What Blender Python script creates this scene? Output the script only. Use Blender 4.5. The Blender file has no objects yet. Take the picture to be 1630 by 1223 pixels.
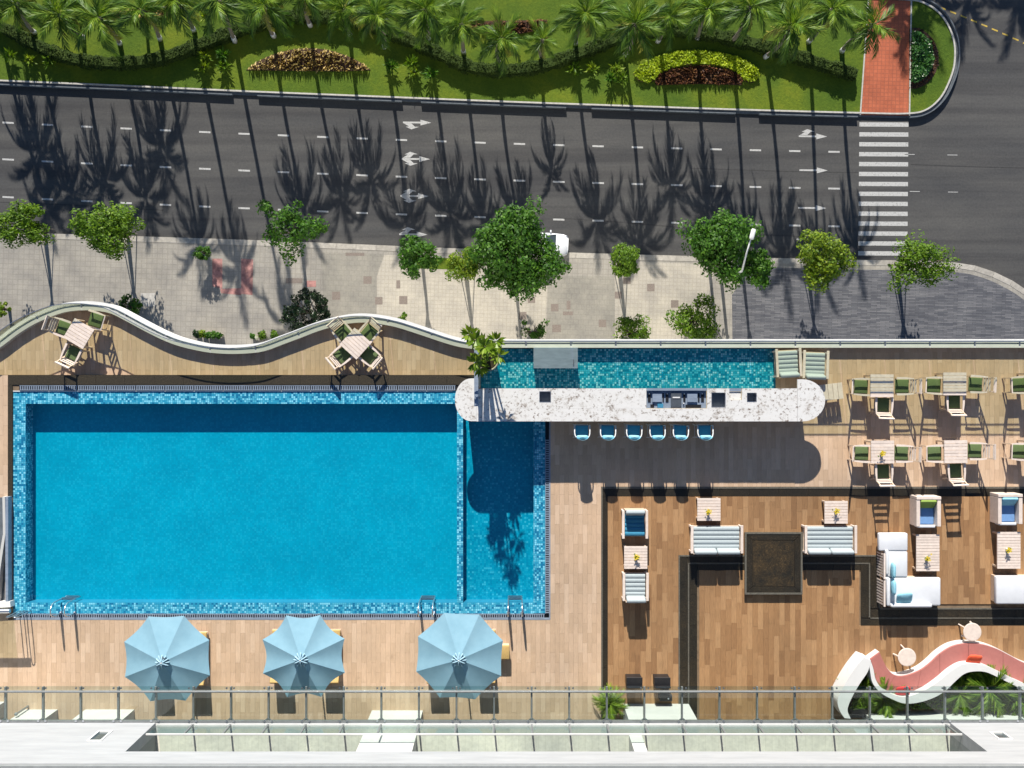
import bpy, bmesh, math, random
import numpy as np
from mathutils import Vector, Matrix, Euler

PI = math.pi
S = bpy.context.scene
COL = S.collection
rnd = random.Random(7)

# ------------------------------------------------------------------ camera, sky, sun, exposure
CAMH = 80.0          # camera height over the street
DZ = 46.0            # level of the pool deck
FP = 1630.0          # focal length in photo pixels
cam = bpy.data.cameras.new('camera')
cam.sensor_width = 36.0
cam.lens = 36.0
cam.clip_start = 0.5
cam.clip_end = 2000.0
camo = bpy.data.objects.new('camera', cam)
COL.objects.link(camo)
camo.location = (0, 0, CAMH)
camo.rotation_euler = (0, 0, 0)
S.camera = camo

SLOPE = 0.10
TANEL = 0.5236
sund = Vector((SLOPE, -1.0, -TANEL * math.hypot(1, SLOPE))).normalized()
w = bpy.data.worlds.new('World')
S.world = w
w.use_nodes = True
nt = w.node_tree
nt.nodes.clear()
wo = nt.nodes.new('ShaderNodeOutputWorld')
bg = nt.nodes.new('ShaderNodeBackground')
sky = nt.nodes.new('ShaderNodeTexSky')
sky.sky_type = 'NISHITA'
sky.sun_disc = False
sky.sun_elevation = math.atan(TANEL)
sky.sun_rotation = math.atan2(-SLOPE, 1.0)
sky.air_density = 0.8
sky.dust_density = 0.1
sky.ozone_density = 4.0
bg.inputs['Strength'].default_value = 0.075
nt.links.new(sky.outputs[0], bg.inputs['Color'])
nt.links.new(bg.outputs[0], wo.inputs['Surface'])

sl = bpy.data.lights.new('sun', 'SUN')
sl.energy = 5.0
sl.angle = math.radians(0.55)
sl.color = (1.0, 0.945, 0.86)
so = bpy.data.objects.new('sun', sl)
COL.objects.link(so)
so.location = (0, 40, 120)
so.rotation_euler = sund.to_track_quat('-Z', 'Y').to_euler()

S.view_settings.view_transform = 'Standard'
S.view_settings.look = 'None'
S.view_settings.gamma = 1.0
S.view_settings.use_curve_mapping = False
S.view_settings.exposure = 0.82
S.render.engine = 'CYCLES'
S.cycles.use_denoising = True
S.cycles.max_bounces = 6
S.cycles.transparent_max_bounces = 12


# ------------------------------------------------------------------ places: plan positions read off the aerial photograph
def W(px, py, z=0.0):
    d = CAMH - z
    return ((px - 815.0) * d / FP, (611.5 - py) * d / FP)


def W3(px, py, z):
    x, y = W(px, py, z)
    return Vector((x, y, z))


# ------------------------------------------------------------------ materials
MATS = {}


def nodes(name):
    m = bpy.data.materials.new(name)
    m.use_nodes = True
    n = m.node_tree
    n.nodes.clear()
    out = n.nodes.new('ShaderNodeOutputMaterial')
    MATS[name] = m
    return m, n, out


def lk(n, a, b):
    n.links.new(a, b)


def rgb(c):
    return (c[0], c[1], c[2], 1.0)


def rand_node(n):
    oi = n.nodes.new('ShaderNodeObjectInfo')
    ge = n.nodes.new('ShaderNodeNewGeometry')
    ad = n.nodes.new('ShaderNodeMath'); ad.operation = 'ADD'
    lk(n, oi.outputs['Random'], ad.inputs[0]); lk(n, ge.outputs['Random Per Island'], ad.inputs[1])
    fr = n.nodes.new('ShaderNodeMath'); fr.operation = 'FRACT'
    lk(n, ad.outputs[0], fr.inputs[0])
    return fr.outputs[0]


def ramp(n, fac, stops, interp='LINEAR'):
    r = n.nodes.new('ShaderNodeValToRGB')
    r.color_ramp.interpolation = interp
    el = r.color_ramp.elements
    el[0].position = stops[0][0]; el[0].color = rgb(stops[0][1])
    el[1].position = stops[-1][0]; el[1].color = rgb(stops[-1][1])
    for p, c in stops[1:-1]:
        e = el.new(p); e.color = rgb(c)
    lk(n, fac, r.inputs[0])
    return r.outputs[0]


def noise(n, scale, detail=4.0, stretch=(1, 1, 1), rough=0.6, world=True, rotz=0.0):
    if world:
        g = n.nodes.new('ShaderNodeNewGeometry'); src = g.outputs['Position']
    else:
        g = n.nodes.new('ShaderNodeTexCoord'); src = g.outputs['Object']
    mp = n.nodes.new('ShaderNodeMapping')
    mp.inputs['Scale'].default_value = stretch
    mp.inputs['Rotation'].default_value = (0, 0, rotz)
    lk(n, src, mp.inputs[0])
    t = n.nodes.new('ShaderNodeTexNoise')
    t.inputs['Scale'].default_value = scale
    t.inputs['Detail'].default_value = detail
    t.inputs['Roughness'].default_value = rough
    lk(n, mp.outputs[0], t.inputs['Vector'])
    return t.outputs['Fac']


def mix(n, fac, a, b, typ='MIX'):
    mx = n.nodes.new('ShaderNodeMix')
    mx.data_type = 'RGBA'
    mx.blend_type = typ
    if isinstance(fac, (int, float)):
        mx.inputs[0].default_value = fac
    else:
        lk(n, fac, mx.inputs[0])
    for i, v in ((6, a), (7, b)):
        if isinstance(v, tuple):
            mx.inputs[i].default_value = rgb(v)
        else:
            lk(n, v, mx.inputs[i])
    return mx.outputs[2]


def princ(n, out, col, rough=0.6, metal=0.0, spec=0.4, bump=None, bstr=0.3, bdist=0.01):
    p = n.nodes.new('ShaderNodeBsdfPrincipled')
    if isinstance(col, tuple):
        p.inputs['Base Color'].default_value = rgb(col)
    else:
        lk(n, col, p.inputs['Base Color'])
    p.inputs['Roughness'].default_value = rough
    p.inputs['Metallic'].default_value = metal
    p.inputs['Specular IOR Level'].default_value = spec
    if bump is not None:
        b = n.nodes.new('ShaderNodeBump')
        b.inputs['Strength'].default_value = bstr
        b.inputs['Distance'].default_value = bdist
        lk(n, bump, b.inputs['Height'])
        lk(n, b.outputs[0], p.inputs['Normal'])
    lk(n, p.outputs[0], out.inputs['Surface'])
    return p


def mat_plain(name, c, rough=0.6, metal=0.0, spec=0.4, var=0.25, scale=6.0, stretch=(1, 1, 1), island=0.0, bstr=0.0):
    m, n, out = nodes(name)
    f = noise(n, scale, 5.0, stretch)
    lo = tuple(v * (1 - var) for v in c); hi = tuple(min(1, v * (1 + var)) for v in c)
    col = ramp(n, f, [(0.3, lo), (0.7, hi)])
    if island:
        r = rand_node(n)
        col = mix(n, 1.0, col, ramp(n, r, [(0.0, (1 - island,) * 3), (1.0, (1.0, 1.0, 1.0))]), 'MULTIPLY')
    princ(n, out, col, rough, metal, spec, f if bstr else None, bstr)
    return m


def mat_wood(name, stops, streak=0.35):
    m, n, out = nodes(name)
    r = rand_node(n)
    col = ramp(n, r, stops)
    f = noise(n, 3.0, 6.0, (14, 1.2, 1))
    col = mix(n, 1.0, col, ramp(n, f, [(0.25, (1 - streak,) * 3), (0.75, (1.12, 1.1, 1.08))]), 'MULTIPLY')
    g = noise(n, 0.35, 4.0)
    col = mix(n, 1.0, col, ramp(n, g, [(0.3, (0.82, 0.83, 0.84)), (0.7, (1.08, 1.06, 1.03))]), 'MULTIPLY')
    s = noise(n, 1.7, 6.0, rough=0.75)
    col = mix(n, 1.0, col, ramp(n, s, [(0.22, (0.72, 0.7, 0.68)), (0.38, (1, 1, 1))]), 'MULTIPLY')
    princ(n, out, col, 0.55, 0, 0.35, f, 0.15, 0.004)
    return m


def mat_mosaic(name, stops, size, grout, groutw=0.12):
    m, n, out = nodes(name)
    g = n.nodes.new('ShaderNodeNewGeometry')
    sc = n.nodes.new('ShaderNodeVectorMath'); sc.operation = 'SCALE'
    sc.inputs['Scale'].default_value = 1.0 / size
    lk(n, g.outputs['Position'], sc.inputs[0])
    fl = n.nodes.new('ShaderNodeVectorMath'); fl.operation = 'FLOOR'
    of = n.nodes.new('ShaderNodeVectorMath'); of.operation = 'ADD'
    of.inputs[1].default_value = (0.003, 0.003, 0.37)
    lk(n, sc.outputs[0], of.inputs[0]); lk(n, of.outputs[0], fl.inputs[0])
    wn = n.nodes.new('ShaderNodeTexWhiteNoise'); wn.noise_dimensions = '3D'
    lk(n, fl.outputs[0], wn.inputs['Vector'])
    col = ramp(n, wn.outputs['Value'], stops, 'CONSTANT')
    fr = n.nodes.new('ShaderNodeVectorMath'); fr.operation = 'FRACTION'
    lk(n, of.outputs[0], fr.inputs[0])
    sep = n.nodes.new('ShaderNodeSeparateXYZ'); lk(n, fr.outputs[0], sep.inputs[0])
    mn = n.nodes.new('ShaderNodeMath'); mn.operation = 'MINIMUM'
    lk(n, sep.outputs[0], mn.inputs[0]); lk(n, sep.outputs[1], mn.inputs[1])
    lt = n.nodes.new('ShaderNodeMath'); lt.operation = 'LESS_THAN'; lt.inputs[1].default_value = groutw
    lk(n, mn.outputs[0], lt.inputs[0])
    col = mix(n, lt.outputs[0], col, grout)
    big = noise(n, 0.8, 3.0)  # broad mottling in the tile colour stands in for rippled light under water
    col = mix(n, 1.0, col, ramp(n, big, [(0.3, (0.88, 0.9, 0.92)), (0.7, (1.08, 1.06, 1.05))]), 'MULTIPLY')
    princ(n, out, col, 0.3, 0, 0.4)
    return m


def mat_leaf(name, c1, c2, c3, trans=0.35, rough=0.55):
    m, n, out = nodes(name)
    r = rand_node(n)
    col = ramp(n, r, [(0.0, c1), (0.5, c2), (1.0, c3)])
    f = noise(n, 0.9, 2.0)
    col = mix(n, 1.0, col, ramp(n, f, [(0.3, (0.75, 0.8, 0.7)), (0.7, (1.15, 1.1, 1.0))]), 'MULTIPLY')
    p = n.nodes.new('ShaderNodeBsdfPrincipled')
    lk(n, col, p.inputs['Base Color'])
    p.inputs['Roughness'].default_value = rough
    p.inputs['Specular IOR Level'].default_value = 0.3
    t = n.nodes.new('ShaderNodeBsdfTranslucent')
    tc = mix(n, 1.0, col, (1.25, 1.2, 0.5), 'MULTIPLY')
    lk(n, tc, t.inputs['Color'])
    mx = n.nodes.new('ShaderNodeMixShader'); mx.inputs[0].default_value = trans
    lk(n, p.outputs[0], mx.inputs[1]); lk(n, t.outputs[0], mx.inputs[2])
    lk(n, mx.outputs[0], out.inputs['Surface'])
    return m


def mat_glass(name, tint, ior=1.45, rough=0.02, bumpscale=None, bstr=0.1, boost=1.0):
    m, n, out = nodes(name)
    t = n.nodes.new('ShaderNodeBsdfTransparent'); t.inputs[0].default_value = rgb(tint)
    g = n.nodes.new('ShaderNodeBsdfGlossy'); g.inputs['Roughness'].default_value = rough
    fz = n.nodes.new('ShaderNodeLayerWeight'); fz.inputs['Blend'].default_value = 0.5
    f0 = ((ior - 1) / (ior + 1)) ** 2
    if bumpscale:
        h = noise(n, bumpscale, 3.0)
        b = n.nodes.new('ShaderNodeBump'); b.inputs['Strength'].default_value = bstr; b.inputs['Distance'].default_value = 0.02
        lk(n, h, b.inputs['Height'])
        lk(n, b.outputs[0], g.inputs['Normal']); lk(n, b.outputs[0], fz.inputs['Normal'])
    pw = n.nodes.new('ShaderNodeMath'); pw.operation = 'POWER'; pw.inputs[1].default_value = 5.0
    lk(n, fz.outputs['Facing'], pw.inputs[0])
    mul = n.nodes.new('ShaderNodeMath'); mul.operation = 'MULTIPLY_ADD'
    mul.inputs[1].default_value = (1 - f0) * boost; mul.inputs[2].default_value = f0 * boost
    lk(n, pw.outputs[0], mul.inputs[0])
    mx = n.nodes.new('ShaderNodeMixShader')
    lk(n, mul.outputs[0], mx.inputs[0]); lk(n, t.outputs[0], mx.inputs[1]); lk(n, g.outputs[0], mx.inputs[2])
    lk(n, mx.outputs[0], out.inputs['Surface'])
    return m


def make_materials():
    mat_wood('deck_light', [(0.0, (0.48, 0.345, 0.235)), (0.4, (0.52, 0.375, 0.258)), (0.75, (0.55, 0.40, 0.28)), (1.0, (0.59, 0.44, 0.315))], 0.14)
    mat_wood('deck_olive', [(0.0, (0.40, 0.30, 0.15)), (0.5, (0.455, 0.35, 0.18)), (1.0, (0.50, 0.39, 0.215))], 0.18)
    mat_wood('deck_dark', [(0.0, (0.245, 0.133, 0.062)), (0.2, (0.305, 0.17, 0.079)), (0.7, (0.36, 0.208, 0.10)), (1.0, (0.41, 0.245, 0.122))], 0.3)
    mat_plain('tar', (0.035, 0.034, 0.033), 0.7)
    mat_plain('grout', (0.17, 0.12, 0.075), 0.9)
    mat_plain('teak_pale', (0.70, 0.59, 0.51), 0.55, var=0.10, scale=9, stretch=(1, 1, 1), island=0.12)
    mat_plain('teak_warm', (0.60, 0.46, 0.34), 0.55, var=0.12, scale=9, island=0.14)
    mat_plain('white_paint', (0.62, 0.615, 0.60), 0.5, var=0.06, scale=3)
    mat_plain('white_gloss', (0.64, 0.635, 0.62), 0.4, var=0.04, scale=2)
    mat_plain('steel', (0.55, 0.57, 0.6), 0.28, 0.9, var=0.08, scale=12)
    mat_plain('steel_dark', (0.13, 0.145, 0.16), 0.4, 0.55, var=0.12, scale=10)
    mat_plain('steel_frame', (0.22, 0.23, 0.23), 0.45, 0.4, var=0.12, scale=6)
    mat_plain('steel_blue', (0.24, 0.29, 0.36), 0.5, 0.25, var=0.16, scale=2.5, stretch=(1, 4, 1))
    mat_plain('black', (0.012, 0.012, 0.014), 0.45, var=0.2)
    mat_plain('green_fabric', (0.095, 0.14, 0.052), 0.85, var=0.12, scale=25)
    mat_plain('grey_fabric', (0.33, 0.375, 0.385), 0.85, var=0.07, scale=20)
    mat_plain('teal_fabric', (0.035, 0.20, 0.32), 0.85, var=0.1, scale=20)
    mat_plain('blue_fabric', (0.17, 0.32, 0.58), 0.85, var=0.08, scale=20)
    mat_plain('aqua_fabric', (0.25, 0.52, 0.62), 0.85, var=0.12, scale=14)
    mat_plain('white_fabric', (0.60, 0.61, 0.63), 0.85, var=0.04, scale=5)
    mat_plain('mustard', (0.45, 0.30, 0.11), 0.8, var=0.08, scale=12)
    mat_plain('pink_fabric', (0.37, 0.138, 0.118), 0.85, var=0.06, scale=8)
    mat_plain('red_fabric', (0.70, 0.05, 0.05), 0.8, var=0.08)
    mat_plain('orange_fabric', (0.75, 0.10, 0.04), 0.8, var=0.15)
    mat_plain('lime_fabric', (0.24, 0.34, 0.07), 0.85, var=0.08)
    mat_plain('trunk', (0.20, 0.17, 0.13), 0.9, var=0.3, scale=8, stretch=(1, 1, 6))
    mat_plain('trunk_white', (0.60, 0.59, 0.56), 0.9, var=0.1)
    mat_plain('bark', (0.13, 0.10, 0.075), 0.9, var=0.3, scale=10)
    mat_plain('kerb_stone', (0.40, 0.37, 0.32), 0.85, var=0.2, scale=4, island=0.2)
    mat_plain('kerb_dark', (0.10, 0.115, 0.13), 0.8, var=0.25, scale=5)
    mat_plain('kerb_light', (0.44, 0.42, 0.38), 0.85, var=0.2, scale=5)
    mat_plain('paver_dark', (0.20, 0.165, 0.14), 0.85, var=0.25, scale=14)
    mat_plain('paver_red', (0.35, 0.175, 0.155), 0.85, var=0.4, scale=3, bstr=0.1)
    mat_plain('pot_clay', (0.42, 0.38, 0.31), 0.8, var=0.15)
    mat_plain('soil', (0.045, 0.032, 0.02), 0.95, var=0.35, scale=20)
    mat_plain('car_white', (0.75, 0.76, 0.78), 0.22, var=0.02)
    mat_plain('tyre', (0.02, 0.02, 0.02), 0.8)
    mat_plain('lamp_lens', (0.6, 0.6, 0.55), 0.3)
    mat_plain('cement', (0.33, 0.31, 0.28), 0.9, var=0.18, scale=3)
    mat_plain('yellow_petal', (0.75, 0.56, 0.02), 0.6, var=0.2, scale=30, island=0.3)
    mat_plain('bed_soil', (0.055, 0.03, 0.018), 0.95, var=0.4, scale=8)
    # white marble-like counter with brown speckles
    m, n, out = nodes('counter_stone')
    f = noise(n, 2.6, 8.0, rough=0.78)
    c = ramp(n, f, [(0.30, (0.12, 0.09, 0.07)), (0.38, (0.34, 0.30, 0.26)), (0.46, (0.62, 0.605, 0.575)), (1.0, (0.72, 0.715, 0.695))])
    f2 = noise(n, 9.0, 6.0, rough=0.7)
    gate = noise(n, 1.1, 2.0)
    s2 = ramp(n, f2, [(0.36, (0.25, 0.19, 0.15)), (0.45, (1, 1, 1))])
    c = mix(n, ramp(n, gate, [(0.36, (0, 0, 0)), (0.5, (1, 1, 1))]), c, mix(n, 1.0, c, s2, 'MULTIPLY'))
    princ(n, out, c, 0.35, 0, 0.4)
    # dark granite
    m, n, out = nodes('granite')
    f = noise(n, 30, 4.0, rough=0.8)
    c = ramp(n, f, [(0.3, (0.006, 0.006, 0.005)), (0.55, (0.022, 0.019, 0.014)), (0.75, (0.075, 0.06, 0.038))])
    g = noise(n, 0.9, 4.0)
    c = mix(n, 1.0, c, ramp(n, g, [(0.3, (0.6, 0.65, 0.7)), (0.7, (1.5, 1.3, 1.0))]), 'MULTIPLY')
    princ(n, out, c, 0.5, 0, 0.35)
    m, n, out = nodes('granite_olive')
    f = noise(n, 26, 4.0, rough=0.8)
    c = ramp(n, f, [(0.3, (0.014, 0.012, 0.008)), (0.55, (0.04, 0.032, 0.02)), (0.75, (0.11, 0.085, 0.05))])
    princ(n, out, c, 0.5, 0, 0.35)
    m, n, out = nodes('granite_mottled')
    f = noise(n, 24, 4.0, rough=0.8)
    c = ramp(n, f, [(0.3, (0.010, 0.009, 0.007)), (0.55, (0.030, 0.025, 0.017)), (0.75, (0.09, 0.07, 0.042))])
    g = noise(n, 2.2, 5.0, rough=0.7)
    c = mix(n, 1.0, c, ramp(n, g, [(0.35, (0.55, 0.58, 0.6)), (0.65, (1.8, 1.45, 1.0))]), 'MULTIPLY')
    princ(n, out, c, 0.5, 0, 0.35)
    mat_plain('granite_edge', (0.105, 0.097, 0.078), 0.55, var=0.3, scale=20)
    # asphalt
    m, n, out = nodes('asphalt')
    f = noise(n, 6.0, 8.0, rough=0.8)
    c = ramp(n, f, [(0.3, (0.055, 0.055, 0.055)), (0.7, (0.090, 0.089, 0.087))])
    g = noise(n, 0.10, 5.0, (1, 3.5, 1), rotz=0.035)
    c = mix(n, 1.0, c, ramp(n, g, [(0.32, (0.74, 0.75, 0.78)), (0.68, (1.18, 1.15, 1.1))]), 'MULTIPLY')
    t = noise(n, 0.5, 4.0, (0.06, 2.2, 1), rotz=0.035)
    c = mix(n, 1.0, c, ramp(n, t, [(0.33, (0.74, 0.74, 0.76)), (0.6, (1.06, 1.06, 1.05))]), 'MULTIPLY')
    princ(n, out, c, 0.85, 0, 0.25, f, 0.3, 0.01)
    # road paint, worn
    for nm, cc in (('paint_white', (0.50, 0.495, 0.475)), ('paint_yellow', (0.55, 0.38, 0.06))):
        m, n, out = nodes(nm)
        f = noise(n, 7.0, 7.0, rough=0.8)
        c = ramp(n, f, [(0.33, (0.12, 0.115, 0.11)), (0.47, tuple(v * .85 for v in cc)), (1.0, cc)])
        princ(n, out, c, 0.7, 0, 0.3)
    # lawn
    m, n, out = nodes('lawn')
    f = noise(n, 5.0, 8.0, rough=0.8)
    c = ramp(n, f, [(0.3, (0.048, 0.09, 0.008)), (0.6, (0.09, 0.142, 0.012)), (0.8, (0.13, 0.185, 0.02))])
    g = noise(n, 0.25, 5.0)
    c = mix(n, 1.0, c, ramp(n, g, [(0.28, (0.66, 0.78, 0.8)), (0.5, (1.0, 1.0, 1.0)), (0.62, (1.4, 1.2, 1.0)), (0.74, (1.9, 1.4, 1.2))]), 'MULTIPLY')
    princ(n, out, c, 0.9, 0, 0.2, f, 0.9, 0.06)
    # pavements
    def paving(nm, c1, c2, mort, bw, bh, sc, offs=0.5, rot=0.035, ms=0.03, rough=0.85):
        m, n, out = nodes(nm)
        g = n.nodes.new('ShaderNodeNewGeometry')
        mp = n.nodes.new('ShaderNodeMapping'); mp.inputs['Rotation'].default_value = (0, 0, rot)
        lk(n, g.outputs['Position'], mp.inputs[0])
        b = n.nodes.new('ShaderNodeTexBrick')
        b.offset = offs
        b.inputs['Scale'].default_value = sc
        b.inputs['Brick Width'].default_value = bw
        b.inputs['Row Height'].default_value = bh
        b.inputs['Mortar Size'].default_value = ms
        b.inputs['Color1'].default_value = rgb(c1); b.inputs['Color2'].default_value = rgb(c2)
        b.inputs['Mortar'].default_value = rgb(mort)
        lk(n, mp.outputs[0], b.inputs['Vector'])
        f = noise(n, 0.5, 7.0, rough=0.7)
        c = mix(n, 1.0, b.outputs['Color'], ramp(n, f, [(0.28, (0.68, 0.68, 0.7)), (0.7, (1.14, 1.12, 1.08))]), 'MULTIPLY')
        f2 = noise(n, 9.0, 5.0, rough=0.7)
        c = mix(n, 1.0, c, ramp(n, f2, [(0.3, (0.86, 0.86, 0.86)), (0.7, (1.06, 1.06, 1.06))]), 'MULTIPLY')
        princ(n, out, c, rough, 0, 0.25)
    paving('pavers_grey', (0.345, 0.325, 0.285), (0.325, 0.305, 0.268), (0.29, 0.27, 0.235), 0.4, 0.4, 1.0, 0.0)
    paving('pavers_cream', (0.46, 0.425, 0.36), (0.448, 0.415, 0.352), (0.405, 0.372, 0.312), 0.3, 0.3, 1.0, 0.0)
    paving('pavers_drive', (0.30, 0.285, 0.245), (0.285, 0.27, 0.235), (0.265, 0.25, 0.215), 0.4, 0.4, 1.0, 0.5)
    paving('pavers_slate', (0.19, 0.19, 0.20), (0.095, 0.10, 0.115), (0.07, 0.07, 0.075), 0.75, 0.11, 1.0, 0.37, ms=0.012)
    paving('path_red', (0.46, 0.13, 0.065), (0.40, 0.11, 0.055), (0.33, 0.10, 0.055), 0.3, 0.3, 1.0, 0.0)
    paving('balcony_tile', (0.70, 0.68, 0.60), (0.68, 0.66, 0.58), (0.63, 0.61, 0.53), 0.2, 1.6, 1.0, 0.5, rot=0.0, ms=0.01)
    # facade
    m, n, out = nodes('facade')
    f = noise(n, 1.2, 6.0, (0.5, 1, 4.0), rough=0.7)
    c = ramp(n, f, [(0.3, (0.285, 0.29, 0.298)), (0.7, (0.36, 0.364, 0.37))])
    princ(n, out, c, 0.7, 0, 0.3, f, 0.3, 0.02)
    mat_plain('facade_side', (0.22, 0.23, 0.23), 0.7, var=0.1)  # grey of the cornice; on the recess walls it also paints in their shade
    mat_plain('plaster', (0.47, 0.465, 0.44), 0.8, var=0.06, scale=1.5)
    # pool
    mat_mosaic('mosaic_deep', [(0.0, (0.0, 0.30, 0.405)), (0.22, (0.0, 0.32, 0.42)), (0.5, (0.0, 0.34, 0.45)), (0.8, (0.008, 0.37, 0.475))], 0.068, (0.0, 0.31, 0.41))
    mat_mosaic('mosaic_mid', [(0.0, (0.0, 0.25, 0.36)), (0.25, (0.0, 0.295, 0.40)), (0.6, (0.01, 0.335, 0.44)), (0.90, (0.06, 0.43, 0.52))], 0.068, (0.0, 0.255, 0.36))
    mat_mosaic('mosaic_border', [(0.0, (0.02, 0.17, 0.29)), (0.18, (0.06, 0.33, 0.45)), (0.45, (0.17, 0.45, 0.54)), (0.72, (0.45, 0.68, 0.74))], 0.068, (0.05, 0.22, 0.31), 0.16)
    mat_mosaic('mosaic_teal', [(0.0, (0.0, 0.18, 0.29)), (0.2, (0.01, 0.30, 0.42)), (0.5, (0.06, 0.40, 0.51)), (0.75, (0.32, 0.60, 0.67))], 0.068, (0.01, 0.19, 0.25), 0.16)
    mat_glass('water', (0.66, 0.93, 1.0), 1.33, 0.03, 1.6, 0.12)
    mat_glass('water_shallow', (0.80, 0.96, 1.0), 1.33, 0.03, 2.2, 0.10)
    mat_glass('glass', (0.86, 0.92, 0.90), 1.45, 0.02, boost=1.2)
    mat_glass('glass_rail', (0.87, 0.90, 0.80), 1.5, 0.02, boost=1.2)
    mat_plain('glass_window', (0.06, 0.08, 0.085), 0.08, 0.0, 0.6, var=0.1)
    # parasol
    m, n, out = nodes('parasol')
    f = noise(n, 3.0, 5.0)
    c = ramp(n, f, [(0.3, (0.19, 0.345, 0.43)), (0.7, (0.225, 0.39, 0.475))])
    p = princ(n, out, c, 0.8, 0, 0.25)
    t = n.nodes.new('ShaderNodeBsdfTranslucent'); lk(n, c, t.inputs[0])
    mx = n.nodes.new('ShaderNodeMixShader'); mx.inputs[0].default_value = 0.12
    lk(n, p.outputs[0], mx.inputs[1]); lk(n, t.outputs[0], mx.inputs[2]); lk(n, mx.outputs[0], out.inputs['Surface'])
    mat_plain('parasol_trim', (0.27, 0.42, 0.50), 0.8, var=0.1)
    # leaves
    mat_leaf('leaf_palm', (0.02, 0.062, 0.005), (0.05, 0.12, 0.010), (0.13, 0.225, 0.024), 0.3, 0.5)
    mat_leaf('leaf_palm_yellow', (0.14, 0.17, 0.03), (0.22, 0.24, 0.05), (0.30, 0.29, 0.07), 0.3, 0.45)
    mat_leaf('leaf_bright', (0.052, 0.125, 0.007), (0.105, 0.205, 0.011), (0.19, 0.31, 0.024), 0.4)
    mat_leaf('leaf_mid', (0.024, 0.085, 0.007), (0.05, 0.145, 0.011), (0.095, 0.215, 0.02), 0.38)
    mat_leaf('leaf_deep', (0.018, 0.065, 0.006), (0.036, 0.108, 0.01), (0.07, 0.165, 0.016), 0.35)
    mat_leaf('leaf_gold', (0.07, 0.145, 0.008), (0.145, 0.235, 0.014), (0.26, 0.34, 0.025), 0.4)
    mat_leaf('leaf_dark', (0.008, 0.02, 0.007), (0.014, 0.035, 0.01), (0.03, 0.06, 0.02), 0.15, 0.3)
    mat_leaf('leaf_hedge', (0.018, 0.038, 0.005), (0.03, 0.056, 0.007), (0.05, 0.082, 0.011), 0.2, 0.9)
    mat_leaf('leaf_lime', (0.20, 0.30, 0.008), (0.34, 0.45, 0.012), (0.46, 0.56, 0.025), 0.4)
    mat_leaf('leaf_young', (0.05, 0.125, 0.008), (0.125, 0.225, 0.017), (0.25, 0.35, 0.04), 0.36, 0.5)
    mat_leaf('leaf_frangipani', (0.09, 0.18, 0.012), (0.18, 0.28, 0.02), (0.32, 0.42, 0.05), 0.35, 0.4)
    mat_leaf('leaf_brown', (0.26, 0.19, 0.08), (0.44, 0.34, 0.15), (0.58, 0.46, 0.23), 0.3)
    mat_leaf('leaf_maroon', (0.05, 0.018, 0.012), (0.11, 0.04, 0.02), (0.19, 0.09, 0.03), 0.2)
    mat_leaf('leaf_glossy', (0.02, 0.085, 0.02), (0.045, 0.14, 0.035), (0.10, 0.22, 0.06), 0.3, 0.3)  # cool green with low roughness, for the glossy shrubs
    mat_leaf('petal_white', (0.6, 0.6, 0.55), (0.65, 0.65, 0.6), (0.7, 0.7, 0.65), 0.3)


make_materials()


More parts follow.
